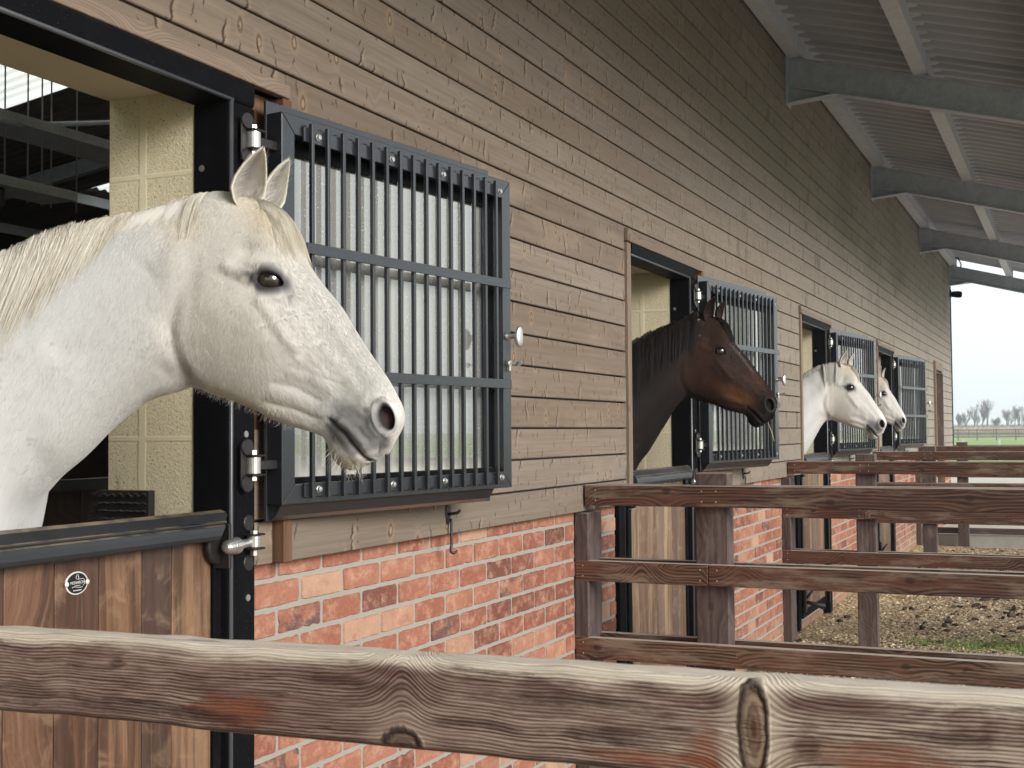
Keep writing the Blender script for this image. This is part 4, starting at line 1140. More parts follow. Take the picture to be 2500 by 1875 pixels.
class Horse:
    def __init__(s, name, label, cat, kp, depth, ctr, turn, neck=None, colour=white_colour, coat='coat', dens=1.0, nose_shift=0.0, eye_open=1.0):
        # affine from the model's outline sheet to this horse
        src = np.array([k[0] for k in kp], float); dst = np.array([k[1] for k in kp], float)
        A1 = np.c_[src, np.ones(len(src))]; s.A = np.linalg.lstsq(A1, dst, rcond=None)[0]
        s.Ai = np.linalg.inv(np.vstack([s.A.T, [0, 0, 1]]))[:2].T
        s.h = math.cos(turn)*RH-math.sin(turn)*FH; s.n = -(math.sin(turn)*RH+math.cos(turn)*FH)
        s.P0 = CAM+depth*(FWD+RGT*(ctr[0]-1250)/F_PX-UPV*(ctr[1]-937.5)/F_PX)
        sc = math.sqrt(abs(np.linalg.det(s.A[:2]))); s.ws = sc*depth/2.62; s.mpp = sc*depth/F_PX
        T = np.array([q[0] for q in ST], float); B = np.array([q[1] for q in ST], float)
        T = s.c2p(T); B = s.c2p(B)
        if neck is not None:
            for i, (t, b) in enumerate(neck): T[i] = t; B[i] = b
        par = np.array([q[2:] for q in ST], float)
        npn = [max(2, int(k*dens)) for k in [4, 5, 6, 8, 10, 12, 12, 12, 12, 12]+[14]*18]
        X = cr(np.c_[T, B, par], npn); s.uidx = np.concatenate([np.arange(k)/k+i for i, k in enumerate(npn)]+[[len(npn)]])
        nr = len(X); m = int(208*dens)//4*4; ph = 2*PI*np.arange(m)/m
        Tp = s.unp(X[:, :2], 0.0); Bp = s.unp(X[:, 2:4], 0.0)
        W, e, kt, kb = X[:, 4]*s.ws, X[:, 5], X[:, 6], X[:, 7]
        cph, sph = np.cos(ph), np.sin(ph)
        mid = (Tp+Bp)/2; half = (Tp-Bp)/2
        lat = W[:, None]*np.sign(sph)*np.abs(sph)**e[:, None]*(1+kt[:, None]*np.clip(cph, 0, 1)**1.5)*(1-kb[:, None]*np.clip(-cph, 0, 1)**1.2)
        P = mid[:, None, :]+half[:, None, :]*cph[None, :, None]+s.n*lat[:, :, None]
        # sculpt: relief is laid out on the near side as seen and mirrored to the far side
        jn = np.where(np.arange(m) <= m//2, np.arange(m), (m-np.arange(m)) % m)
        near = P[:, :m//2+1].reshape(-1, 3)
        cxy = s.p2c(s.proj(near)); cx, cy = cxy[:, 0], cxy[:, 1]
        D = (relief(cx, cy)*s.ws*(.62 if coat == 'bay' else 1.0)).reshape(nr, m//2+1)
        wgt = sstep(np.abs(sph[:m//2+1]), .10, .50)[None, :]
        D = D*wgt
        if eye_open < 1: pass
        P += s.n*(np.sign(sph)[None, :]*D[:, jn])[:, :, None]
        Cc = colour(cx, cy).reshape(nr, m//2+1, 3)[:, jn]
        ang = math.radians(118)+(math.radians(58)-math.radians(118))*sstep(cx, 560, 760)
        gx = (cx*np.cos(ang)+cy*np.sin(ang))*s.mpp/ (s.ws if s.ws else 1); gy = (-cx*np.sin(ang)+cy*np.cos(ang))*s.mpp/(s.ws if s.ws else 1)
        gc = np.stack([gx*1.0, gy*1.0, np.zeros_like(gx)], 1).reshape(nr, m//2+1, 3)[:, jn].copy()
        gc[:, m//2+1:, 2] += 5.0
        s.nr, s.m, s.P, s.C, s.sph = nr, m, P, Cc, sph
        s.cx = cx.reshape(nr, m//2+1); s.cy = cy.reshape(nr, m//2+1)
        # faces
        I = np.arange(nr*m).reshape(nr, m)
        a = I[:-1, :]; b = np.roll(I, -1, 1)[:-1, :]; c = np.roll(I, -1, 1)[1:, :]; d = I[1:, :]
        Fq = np.stack([a, b, c, d], -1).reshape(-1, 4)
        V = P.reshape(-1, 3); CC = Cc.reshape(-1, 3); GC = gc.reshape(-1, 3)
        # close both ends
        for ring, rev in ((nr-1, False), (0, True)):
            ctr_ = len(V); cc = P[ring].mean(0)
            if not rev: cc = cc+s.h*.006
            V = np.vstack([V, cc]); CC = np.vstack([CC, Cc[ring].mean(0)]); GC = np.vstack([GC, gc[ring].mean(0)])
            r1 = I[ring]; r2 = np.roll(r1, -1)
            t = np.stack([r1, r2, np.full(m, ctr_), np.full(m, ctr_)], 1)
            Fq = np.vstack([Fq, t[:, ::-1] if rev else t])
        s.N = s.normals()
        # ears join the same surface
        for ear in s.ears(): 
            v, f, c_ = ear; off = len(V)
            V = np.vstack([V, v]); Fq = np.vstack([Fq, f+off]); CC = np.vstack([CC, c_]); GC = np.vstack([GC, np.c_[v[:, 2], v[:, 0], v[:, 1]]])
        cent = s.P0.copy(); cent[2] = 0.0; cent[:2] = s.P[int(nr*.05):int(nr*.3)].reshape(-1, 3).mean(0)[:2]
        s.cent = cent
        s.root = empty('horse', tuple(cent), 0, label, cat)
        Fl = [f for f in Fq]
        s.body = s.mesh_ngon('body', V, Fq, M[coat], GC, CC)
        s.colour = colour
    def mesh_ngon(s, name, V, Fq, mat, GC, CC):
        tri = Fq[:, 2] == Fq[:, 3]
        me = bpy.data.meshes.new(name); V = (V-s.cent).astype('f')
        q = Fq[~tri]; t = Fq[tri][:, :3]
        me.vertices.add(len(V)); me.vertices.foreach_set('co', V.ravel())
        idx = np.concatenate([q.ravel(), t.ravel()]).astype('i'); me.loops.add(len(idx)); me.loops.foreach_set('vertex_index', idx)
        me.polygons.add(len(q)+len(t))
        me.polygons.foreach_set('loop_start', np.concatenate([np.arange(len(q))*4, len(q)*4+np.arange(len(t))*3]).astype('i'))
        me.polygons.foreach_set('use_smooth', np.ones(len(q)+len(t), bool)); me.update(calc_edges=True)
        a = me.attributes.new('gc', 'FLOAT_VECTOR', 'POINT'); a.data.foreach_set('vector', GC.astype('f').ravel())
        a = me.color_attributes.new('col', 'FLOAT_COLOR', 'POINT'); c = np.ones((len(V), 4), 'f'); c[:, :3] = CC; a.data.foreach_set('color', c.ravel())
        me.validate(); me.materials.append(mat)
        o = bpy.data.objects.new(name, me); COL.objects.link(o); o.parent = s.root
        return o
    def c2p(s, c): c = np.atleast_2d(c); return np.c_[c, np.ones(len(c))] @ s.A
    def p2c(s, p): return np.c_[p, np.ones(len(p))] @ s.Ai
    def proj(s, P):
        q = P-CAM; z = q @ FWD
        return np.c_[1250+F_PX*(q @ RGT)/z, 937.5-F_PX*(q @ UPV)/z]
    def unp(s, px, lat):
        px = np.atleast_2d(px)
        d = FWD+((px[:, 0]-1250)/F_PX)[:, None]*RGT-((px[:, 1]-937.5)/F_PX)[:, None]*UPV
        t = ((s.P0+s.n*lat-CAM) @ s.n)/(d @ s.n)
        return CAM+t[:, None]*d
    def normals(s):
        du = np.gradient(s.P, axis=0); dv = np.roll(s.P, -1, 1)-np.roll(s.P, 1, 1)
        N = np.cross(dv, du); N /= np.linalg.norm(N, axis=2, keepdims=True)+1e-12
        cen = s.P.mean(1, keepdims=True)
        sg = np.sign((N*(s.P-cen)).sum(2, keepdims=True)); sg[sg == 0] = 1
        return N*sg
    def ears(s):
        out = []
        for base, tip, latb, latt, wpx, (on, oh), shade in (((596, 516), (644, 357), .044, .062, 46, (.66, .74), 1.0), ((663, 520), (708, 386), -.046, -.060, 38, (.45, .90), .96)):
            b3 = s.unp(s.c2p(base), latb*s.ws)[0]; t3 = s.unp(s.c2p(tip), latt*s.ws)[0]
            ax = t3-b3; op = on*s.n+oh*s.h; op = op-ax*(op @ ax)/(ax @ ax); op /= np.linalg.norm(op)
            sd = np.cross(ax, op); sd /= np.linalg.norm(sd)
            s.earf = getattr(s, 'earf', []); s.earf.append((b3, ax, sd, op, wpx*s.mpp))
            ns, nk = 34, 15; V = []; C_ = []
            for i in range(ns):
                t = i/(ns-1); w = wpx*s.mpp*float(np.interp(t, [0, .12, .28, .45, .65, .82, .93, 1], [.30, .72, 1, .95, .72, .44, .21, .05]))
                cen = b3+ax*t+op*(-.010*s.ws*math.sin(PI*t))
                dep = w*.85; th = .0035*s.ws
                for k in range(nk):           # back of the ear
                    a = PI*k/(nk-1); V.append(cen-sd*w*math.cos(a)-op*dep*math.sin(a)); C_.append(None)
                for k in range(nk):           # hollow
                    a = PI-PI*k/(nk-1); V.append(cen-sd*(w-th)*math.cos(a)-op*((dep-th*1.6)*math.sin(a)-.0005)); C_.append(('in', t, math.sin(a)))
            R_ = 2*nk; f = []
            for i in range(ns-1):
                for k in range(R_): f.append((i*R_+k, i*R_+(k+1) % R_, (i+1)*R_+(k+1) % R_, (i+1)*R_+k))
            V = np.array(V)
            px = s.p2c(s.proj(V))
            c = np.zeros((len(V), 3))
            e0, i0 = s.earcol
            for j, q in enumerate(C_):
                c[j] = e0 if q is None else np.array(e0)*(1-q[2]**2.4)+np.array(i0)*q[2]**2.4
            out.append((V, np.array(f), c*shade))
        return out
    earcol = ((.58, .535, .46), (.20, .18, .165))
    def ear_hair(s, n, mat, seed=4):
        r = np.random.default_rng(seed)
        for b3, ax, sd, op, w0 in s.earf:
            t = .10+.72*r.random(n); sg = np.where(r.random(n) < .6, 1, -1)*(.55+.42*r.random(n))
            w = w0*np.interp(t, [0, .12, .28, .45, .65, .82, .93, 1], [.30, .72, 1, .95, .72, .44, .21, .05])
            a = np.arccos(np.clip(-sg, -1, 1)); dep = w*.85
            root = b3+ax*t[:, None]-sd*(w*np.cos(a))[:, None]-op*(dep*np.sin(a))[:, None]+op*(-.010*s.ws*np.sin(PI*t))[:, None]
            L = (.010+.020*r.random(n))*s.ws; axn = ax/np.linalg.norm(ax)
            d = axn[None]*(.75+.3*r.random(n))[:, None]-np.sign(sg)[:, None]*sd*(.15+.5*r.random(n))[:, None]+op*(.25+.35*r.random(n))[:, None]
            path = np.stack([root, root+d*L[:, None]*.5, root+(d+.25*op)*L[:, None]], 1)
            s.strands('ear_hair', mat, path, .0009*s.ws, None, s.body)
    def eyes(s, mat, lash=True, rad=.031, sink=.0270, lid=0.0):
        d2 = (s.cx-EYE[0])**2+(s.cy-EYE[1])**2
        # surface level beside the eye
        ringm = (d2 > 38**2) & (d2 < 46**2)
        pts = s.P[:, :s.m//2+1][ringm]; latm = ((pts-s.P0) @ s.n).mean()
        for sg in (1, -1):
            c3 = s.unp(s.c2p(EYE), latm-sink*s.ws)[0]
            if sg < 0: c3 = c3-s.n*2*((c3-s.P0) @ s.n)
            mb = MB(); V = []; Fc = []; n = 20; k = 28; r = rad*s.ws
            for i in range(n+1):
                th = PI*i/n
                for j in range(k):
                    p = 2*PI*j/k; V.append(tuple(c3-s.cent+r*np.array([math.sin(th)*math.cos(p), math.sin(th)*math.sin(p), math.cos(th)])))
            for i in range(n):
                for j in range(k): Fc.append((i*k+j, (i+1)*k+j, (i+1)*k+(j+1) % k, i*k+(j+1) % k))
            mb.add(V, Fc, smooth=True); mb.build('eye', mat, s.root)
    def surf(s, u, ph):
        """point, normal at station index u and angle ph"""
        r = np.interp(u, s.uidx, np.arange(s.nr)); i = np.clip(np.floor(r).astype(int), 0, s.nr-2); f = (r-i)[..., None]
        q = (ph/(2*PI)*s.m) % s.m; j = np.floor(q).astype(int) % s.m; g_ = (q-np.floor(q))[..., None]; j2 = (j+1) % s.m
        def bl(Z): return (Z[i, j]*(1-g_)+Z[i, j2]*g_)*(1-f)+(Z[i+1, j]*(1-g_)+Z[i+1, j2]*g_)*f
        N = bl(s.N); return bl(s.P), N/np.linalg.norm(N, axis=-1, keepdims=True)
    def strands(s, name, mat, paths, width, rnd=None, parent=None, taper=.85, colors=None):
        """paths (n, k, 3) world -> flat tapering ribbons"""
        n, k, _ = paths.shape
        tan = np.gradient(paths, axis=1); view = CAM-paths
        side = np.cross(tan, view); side /= np.linalg.norm(side, axis=2, keepdims=True)+1e-12
        w = (np.asarray(width).reshape(-1, 1)*(1-taper*np.linspace(0, 1, k)**1.6)[None, :])[..., None]*.5
        A = paths-side*w; B = paths+side*w
        V = np.stack([A, B], 2).reshape(-1, 3)-s.cent
        base = (np.arange(n)*k*2)[:, None]+(np.arange(k-1)*2)[None, :]
        Fq = np.stack([base, base+1, base+3, base+2], -1).reshape(-1, 4)
        rn = np.repeat(rng.random(n) if rnd is None else rnd, k*2)
        at = {'rnd': rn}
        col = None if colors is None else np.repeat(colors, k*2, axis=0)
        if colors is not None: at['gc'] = V.copy()
        return np_mesh(name, V, Fq, mat, parent or s.root, True, at, col)
    def mane(s, n, u0, u1, mat, length, width=.0016, lift=.010, arc=.6, seed=1, name='mane', lock=4, stray=.08, root=.04):
        """hair rooted along the crest that sweeps forward and then falls down the near side of the neck"""
        r = np.random.default_rng(seed); k = 11
        u = u0+(u1-u0)*r.random(n); ph0 = r.normal(0, root, n)
        lk = vnoise(u*lock, np.zeros(n)+seed, 20+seed); lk2 = vnoise(u*lock*2.7, np.zeros(n)+seed+3, 30+seed)
        L = np.array([length(x) for x in u])*(.55+.5*r.random(n))*(.75+.5*lk2)
        t = np.linspace(0, 1, k)[None, :]
        A = (arc*(.55+.7*lk)+.10*r.normal(0, 1, n))[:, None]
        U = u[:, None]+A*L[:, None]*(np.sin(t*2.2)-.35*t)+.05*(lk2[:, None]-.5)*np.sin(t*6)
        li = np.floor(u*lock*2.2+1.5*lk); lc = (li+.5-1.5*lk)/(lock*2.2)
        U = U+((lc-u)[:, None]+.12*(vnoise(li*3.7, li*0+seed, 55)-.5)[:, None])*.75*t**1.2
        PH = ph0[:, None]+L[:, None]*(.10*t+.90*t**1.8)
        p, nn = s.surf(U, PH % (2*PI))
        dep = r.random(n)[:, None]
        off = -.002+.003*t+(np.array([lift(x) for x in u])[:, None] if callable(lift) else lift)*(.35+.65*dep)*(.6+.6*lk2[:, None])*np.sin(PI*np.clip(t*.92+.06, 0, 1))**.8
        st = r.random(n) < stray; off[st] += (.010*r.random(st.sum()))[:, None]*t
        p = p+nn*(off*s.ws)[..., None]
        c = np.clip(.15+.55*dep[:, 0]+.45*(vnoise(u*lock*6, np.zeros(n)+9, 77)-.4)+.12*r.normal(0, 1, n), 0, 1)  # deeper strands darker: shade between the locks put into the hair colour
        return s.strands(name, mat, p, width*s.ws*(.6+.9*r.random(n)), c)
    def coat_hair(s, n, L=.0105, w=.0006, seed=3, name='coat_hair', mat='coat'):
        r = np.random.default_rng(seed); h = s.m//2+1
        i = r.integers(int(s.nr*.09), s.nr-2, n); j = r.integers(1, h-1, n)
        p = s.P[i, j]; nn = s.N[i, j]; x = s.cx[i, j]; y = s.cy[i, j]
        al = almond(x, y); keep = (al > 26) & (np.hypot(x-941, y-1019) > 44) & (blob(x, y, 870, 1065, 70, 50, .75) < .45)
        p, nn, x, y, i, j = p[keep], nn[keep], x[keep], y[keep], i[keep], j[keep]
        ang = np.radians(118)+(np.radians(58)-np.radians(118))*sstep(x, 560, 740)+r.normal(0, .16, len(x))+(vnoise(x/60, y/60, 40)-.5)*.7
        dirv = np.cos(ang)[:, None]*s.h-np.sin(ang)[:, None]*np.array([0, 0, 1.0])
        dirv = dirv-nn*(dirv*nn).sum(1, keepdims=True); dirv /= np.linalg.norm(dirv, axis=1, keepdims=True)
        ll = (L*(.6+.8*r.random(len(x))))[:, None]
        jit = r.normal(0, .0012, (len(x), 3)); q = p+jit-nn*(jit*nn).sum(1, keepdims=True)
        path = np.stack([q-nn*.0006, q+dirv*ll*.5+nn*.0006, q+dirv*ll+nn*.0007], 1)
        c = s.C[i, j]*(.82+.28*r.random(len(x)))[:, None]
        return s.strands(name, M[mat], path, w*(.7+.6*r.random(len(x))), None, s.body, .8, np.clip(c, 0, .86))
    def fuzz(s, n, us, phs, L, w, mat, down, seed=9, name='whiskers', spread=.35):
        """longer single hairs standing off the outline"""
        r = np.random.default_rng(seed)
        u = us[0]+(us[1]-us[0])*r.random(n); ph = phs[0]+(phs[1]-phs[0])*r.random(n)
        p, nn = s.surf(u, ph % (2*PI))
        d = nn*.6+np.array(down)[0]*s.h+np.array([0, 0, 1.0])*np.array(down)[1]+r.normal(0, spread, (n, 3))*.6
        d /= np.linalg.norm(d, axis=1, keepdims=True); ll = (L*(.35+.9*r.random(n)))[:, None]
        cur = r.normal(0, .22, (n, 3))
        path = np.stack([p-nn*.001, p+d*ll*.4, p+(d+cur*.3)*ll*.75, p+(d+cur*.8)*ll], 1)
        return s.strands(name, mat, path, w*(.6+.8*r.random(n)), None, s.body, .8)

ID = [((0, 0), (0, 0)), ((1000, 0), (1000, 0)), ((0, 1000), (0, 1000)), ((1000, 1000), (1000, 1000))]
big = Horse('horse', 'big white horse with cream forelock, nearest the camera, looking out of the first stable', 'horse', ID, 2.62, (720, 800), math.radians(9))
big.eyes(M['eye'])
ln = lambda u: float(np.interp(u, [2, 3.2, 4.4, 5.3, 6.2, 7.0], [1.15, 1.15, 1.08, .98, .78, .5]))
lf = lambda u: float(np.interp(u, [2, 4.6, 5.6, 6.6, 7.4], [.024, .022, .014, .007, .004]))
big.mane(11000, 1.8, 7.0, M['hair_white'], ln, .0013, lf, 1.25, 1, root=.09)
big.mane(7000, 6.2, 9.8, M['hair_fuzz'], lambda u: .60, .0009, .0035, 1.3, 2, 'upper_mane', 7, .015, .05)
big.mane(1300, 9.3, 10.3, M['hair_white'], lambda u: .85, .0011, .006, .15, 5, 'bridle_path_hair', 5, .02, .05)
def forelock(H, n, mat, seed, w=.0013, lift=.010):
    r = np.random.default_rng(seed); k = 8
    u = 11.9+3.9*r.beta(1.8, 1.3, n); ph = .01+.52*r.random(n)**1.5*np.clip((u-12.6)/2.2, .2, 1); ph *= np.where(r.random(n) < .5, 1, -1); t = np.linspace(0, 1, k)[None, :]
    lk = vnoise(ph*9, u*3, seed)
    U = u[:, None]+(.5+.9*r.random(n))[:, None]*t; PH = ph[:, None]+(.05+.25*(lk-.4))[:, None]*t
    p, nn = H.surf(U, PH); p = p+nn*((-.0025+(.004+.003*r.random(n)[:, None])*t**.5+lift*lk[:, None]*np.sin(PI*t**.7))*H.ws)[..., None]
    return H.strands('forelock', mat, p, w*H.ws*(.6+.9*r.random(n)), np.clip(.05+.5*lk+.3*r.random(n), 0, 1))
forelock(big, 6000, M['hair_white'], 6, .0009, .003)
big.ear_hair(700, M['hair_fuzz'])
M['hair_coat'] = M['coat']
big.coat_hair(64000)
big.fuzz(260, (9.0, 20.0), (PI-.25, PI+.05), .013, .0004, M['hair_fuzz'], (-.35, -.7), 9, 'jaw_hair')
big.fuzz(70, (23.3, 27.8), (PI-.8, PI+.1), .026, .0005, M['hair_white'], (-.1, -.8), 10)


KP_BAY = [((659, 686), (1761.6, 863)), ((941, 1019), (1882, 985)), ((987, 1001), (1900, 985)), ((853, 1144), (1850, 1037)), ((474, 940), (1676, 972)), ((500, 480), (1700, 776)),
          ((546, 970), (1712, 976)), ((792, 683), (1797, 852)), ((894, 842), (1849, 908)), ((805, 1021), (1833, 1003))]
NECK_BAY = [((1190, 880), (1170, 1480)), ((1320, 882), (1300, 1470)), ((1420, 880), (1430, 1380)), ((1495, 868), (1520, 1230)), ((1540, 852), (1556, 1141)), ((1575, 830), (1585, 1101)),
            ((1608, 815), (1612, 1056)), ((1640, 803), (1632, 1024)), ((1665, 791), (1650, 994)), ((1685, 783), (1665, 978)), ((1700, 777), (1677, 973))]
class Bay(Horse): earcol = ((.026, .0140, .0115), (.012, .008, .007))
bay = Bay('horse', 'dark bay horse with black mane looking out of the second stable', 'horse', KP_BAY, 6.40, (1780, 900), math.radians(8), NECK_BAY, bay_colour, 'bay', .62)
bay.eyes(M['eye'])
bay.mane(6500, 2.5, 10.8, M['hair_black'], lambda u: 1.12, .0034, .032, .35, 21, lock=7, stray=.25, root=.12)
bay.coat_hair(9000, .010, .0016, 5, 'coat_hair', 'bay')
forelock(bay, 2200, M['hair_black'], 22, .003, .010)

KP_GREY = [((659, 686), (2080, 955)), ((941, 1019), (2156, 1034)), ((987, 1001), (2166, 1034)), ((853, 1144), (2135, 1069)), ((474, 940), (2016, 1026.5)), ((500, 480), (2040, 889)),
           ((587, 983), (2059, 1031)), ((792, 683), (2099, 939)), ((894, 842), (2135, 985)), ((805, 1021), (2115.5, 1038))]
NECK_GREY = [((1830, 945), (1820, 1250)), ((1880, 940), (1870, 1250)), ((1915, 936), (1915, 1200)), ((1940, 930), (1945, 1140)), ((1960, 920), (1970, 1102)), ((1973, 912), (1982, 1082)),
             ((1986, 904), (1994, 1060)), ((2000, 898), (2003, 1044)), ((2014, 893), (2010, 1034)), ((2028, 890), (2016, 1028)), ((2040, 889), (2021, 1027))]
grey_col = lambda x, y: white_colour(x, y, .93, .9)
grey = Horse('horse', 'pale horse with grey mane looking out of the third stable', 'horse', KP_GREY, 10.2, (2090, 960), math.radians(8), NECK_GREY, grey_col, 'coat', .5)
grey.eyes(M['eye'], sink=.0296)
grey.mane(2600, 4.0, 11.0, M['hair_grey'], lambda u: .35 if u < 7.5 else 1.15, .004, .020, .2, 31, lock=6)
forelock(grey, 1100, M['hair_grey'], 32, .004, .010)

KP_LAST = [((659, 686), (2158.6, 962)), ((941, 1019), (2206.6, 1028)), ((987, 1001), (2213, 1026)), ((853, 1144), (2192, 1054.7)), ((643, 358), (2152, 897)), ((792, 683), (2176, 952)), ((894, 842), (2196, 988))]
last = Horse('horse', 'last white horse, mostly hidden behind the third barred door', 'horse', KP_LAST, 14.0, (2180, 980), math.radians(8), None, grey_col, 'coat', .42)
last.eyes(M['eye'])
last.mane(700, 3.0, 11.0, M['hair_grey'], lambda u: .5, .006, .02, .2, 41, lock=6)
forelock(last, 300, M['hair_grey'], 42, .005, .010)

st = MB(); q = [bay.unp([[1875, 1032]], .02)[0], bay.unp([[1884, 1055]], .03)[0], bay.unp([[1890, 1077]], .03)[0]]
st.tube([tuple(p) for p in q], .0016, 6)
so = st.build('straw_stalk', M['straw'], None); tag(so, 'single pale straw stalk hanging from the bay horse\'s mouth', 'straw')
# ------------------------------------------------------------------ pen fences
def rail_piece(mb, x0, x1, y0, y1, z0, z1, rnd):
    mb.box((x0, y0, z0), (x1, y1, z1), 1, rnd)
FZ = {'top': (1.215, 1.302), 'mid': (.895, .982), 'low': (.570, .660)}
FTXT = ['nearest pen fence, a broad weathered rail with a big knot across the whole foreground',
        'second pen fence with dark brown rails, across the door of the bay horse',
        'third pen fence from the camera, its post standing in the gravel beside the third stable',
        'fourth pen fence from the camera, only its dark top rail and post showing',
        'farthest pen fence, its dark rail just below the green pasture']
FX = [1.08, 5.10, 9.29, 13.55, 17.72]
def make_fence(k, X, near_only_top=False):
    R = random.Random(70+k)
    f = empty('pen_fence', (X, 0, 0), 0, FTXT[k], 'fence', 'post and rail fences between the pens')
    ys = [-.59, -2.52, -4.45, -6.4]
    mb = MB(); mb.box((.002, -.062, -.2), (.172, -.0005 if True else 0, 1.184), 2, R.random()); mb.build('wall_post', M['post'], f, .003)
    for y in ys:
        mb = MB(); mb.box((.0405, y-.068, -.3), (.140, y+.068, 1.356), 2, R.random()); mb.build('post', M['post'], f, .004)
    for side in (0, 1):
        x0, x1 = (0.0, .040) if side == 0 else (.1405, .180)
        for nm, (z0, z1) in FZ.items():
            y0 = -.048 if nm == 'top' else -.002
            cuts = [y0, -4.45, -6.45] if nm != 'mid' else [y0, -.585, -4.45, -6.45]
            for a, b in zip(cuts[:-1], cuts[1:]):
                if y0 > -.04 and a == y0: a = -.063 if side == 2 else a
                mb = MB(); dz = R.uniform(-.002, .002)
                xx0, xx1 = x0+R.uniform(0, .0015), x1
                mb.box((xx0, b+.0015, z0+dz), (xx1, a, z1+dz), 1, R.random())
                o = mb.build('rail', M['fence'], f, .0035, 2)
                if side == 0 and k < 4:
                    spots = []
                    for yy in (a-.035, b+.035) if a != y0 or nm != 'top' else (a-.05, -.56, -.62):
                        if yy < -2: continue
                        for zz in (z0+.022, z1-.022): spots.append((xx0, yy, zz+dz))
                    for sp_ in spots:
                        nb = MB(); nb.lathe([(0, .0035), (.0012, .003), (.0014, 0)], sp_, (-1, 0, 0), 8); nb.build('nail', M['zinc'], o)
    return f
# wall posts sit flush with the wall: let the two lower rails on the near side run past them
for k, X in enumerate(FX):
    if k == 0: continue
    make_fence(k, X)

# the nearest fence: one broad weathered top rail, modelled with its wavy arris
f = empty('pen_fence', (FX[0], 0, 0), 0, FTXT[0], 'fence', 'post and rail fences between the pens')
ny = 520; Lr = 2.9; h = .0885; t = .040
prof = []
nz = 22
for i in range(nz+1): prof.append((0.0, i/nz))            # near face, bottom to top
for i in range(1, 9): prof.append((i/8, 1.0))             # top
for i in range(1, nz+1): prof.append((1.0, 1-i/nz))
for i in range(1, 8): prof.append((1-i/8, 0.0))
prof = np.array(prof); npf = len(prof)
Y = -.05-Lr*np.arange(ny+1)/ny
PX, PZ = np.meshgrid(prof[:, 0], np.ones(ny+1))[0], np.tile(prof[:, 1], (ny+1, 1))
PX = np.tile(prof[:, 0], (ny+1, 1)); YY = np.tile(Y[:, None], (1, npf))
top = 1.306+.0075*(-YY)+.0016*(vnoise(YY*6+40, PZ*0, 1)-.5)+.0022*(vnoise(YY*22+90, PX*2, 2)-.5)
bot = top-h-.0012*(vnoise(YY*9+60, PZ*0, 3)-.5)
Z = bot+(top-bot)*PZ
Xx = PX*t
# soft arrises
r_ = .005
for (cx, cz) in ((0, 0), (0, 1), (1, 0), (1, 1)):
    dx = np.abs(PX-cx)*t; dz = np.abs(PZ-cz)*h
    near = (dx < r_) & (dz < r_)
    a = np.where(dx < r_, r_-dx, 0); b = np.where(dz < r_, r_-dz, 0)
    cut_ = np.where(near, (a+b)*.28*np.minimum(a, b)/r_, 0)
    Xx += np.where(cx == 0, 1, -1)*cut_; Z += np.where(cz == 0, 1, -1)*cut_
face = (PX == 0)
kd = np.exp(-(((-YY-1.715)/.05)**2))
Xx -= np.where(face, .0022*np.exp(-((-YY-1.715)/.028)**2-((PZ-.55)/.5)**2)+.0016*(vnoise(YY*30+50, PZ*9, 6)-.5), 0)
V = np.stack([Xx, YY, Z], -1).reshape(-1, 3)
gc = np.stack([(-YY-.98), np.where(face | (PX == 1), PZ*h, .0885+PX*.03), np.zeros_like(YY)], -1).reshape(-1, 3)
I = np.arange((ny+1)*npf).reshape(ny+1, npf)
Fq = np.stack([I[:-1], np.roll(I, -1, 1)[:-1], np.roll(I, -1, 1)[1:], I[1:]], -1).reshape(-1, 4)
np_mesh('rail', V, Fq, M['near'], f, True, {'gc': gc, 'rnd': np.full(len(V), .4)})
R = random.Random(3)
for y in (-.50, -2.95):
    mb = MB(); mb.box((.0425, y-.068, -.3), (.142, y+.068, 1.38), 2, R.random()); mb.build('post', M['post'], f, .004)
mb = MB(); mb.box((.002, -.062, -.2), (.17, -.0005, 1.184), 2); mb.build('wall_post', M['post'], f, .003)
for z0, z1 in (FZ['mid'], FZ['low']):
    mb = MB(); mb.box((0, -3.05, z0-.25), (.040, -.002, z1-.25), 1, .5); mb.build('rail', M['fence'], f, .003)

# ------------------------------------------------------------------ ground
n = 260
xs = np.concatenate([np.linspace(-6, 4, 20), np.linspace(4.05, 17.7, 300), np.linspace(17.75, 62, 60)])
ys = np.concatenate([np.linspace(-120, -6, 40), np.linspace(-5.9, -.0, 150), np.linspace(.1, 40, 12)])
GX, GY = np.meshgrid(xs, ys, indexing='ij')
GZ = -.012+.020*(vnoise(GX*1.4+50, GY*1.4+50, 1)-.5)+.026*(vnoise(GX*5+20, GY*5+60, 2)-.5)*sstep(-GY, .15, .9)+.012*(vnoise(GX*15+9, GY*15+80, 3)-.5)
GZ = np.where((GX > 17.72) | (GY > .02), -.03, GZ)
ii = np.arange(GX.size).reshape(GX.shape)
Fq = np.stack([ii[:-1, :-1], ii[1:, :-1], ii[1:, 1:], ii[:-1, 1:]], -1).reshape(-1, 4)
o = np_mesh('ground', np.stack([GX, GY, GZ], -1).reshape(-1, 3), Fq, M['ground'], None, True); tag(o, kind='structure')
mb = MB(); mb.add([(62, -3000, -.06), (4500, -3000, -.06), (4500, 3000, -.06), (62, 3000, -.06)], [(0, 1, 2, 3)])
mb.add([(-1500, -3000, -.10), (62, -3000, -.10), (62, 3000, -.10), (-1500, 3000, -.10)], [(0, 1, 2, 3)])
o = mb.build('field', M['field']); tag(o, kind='structure')

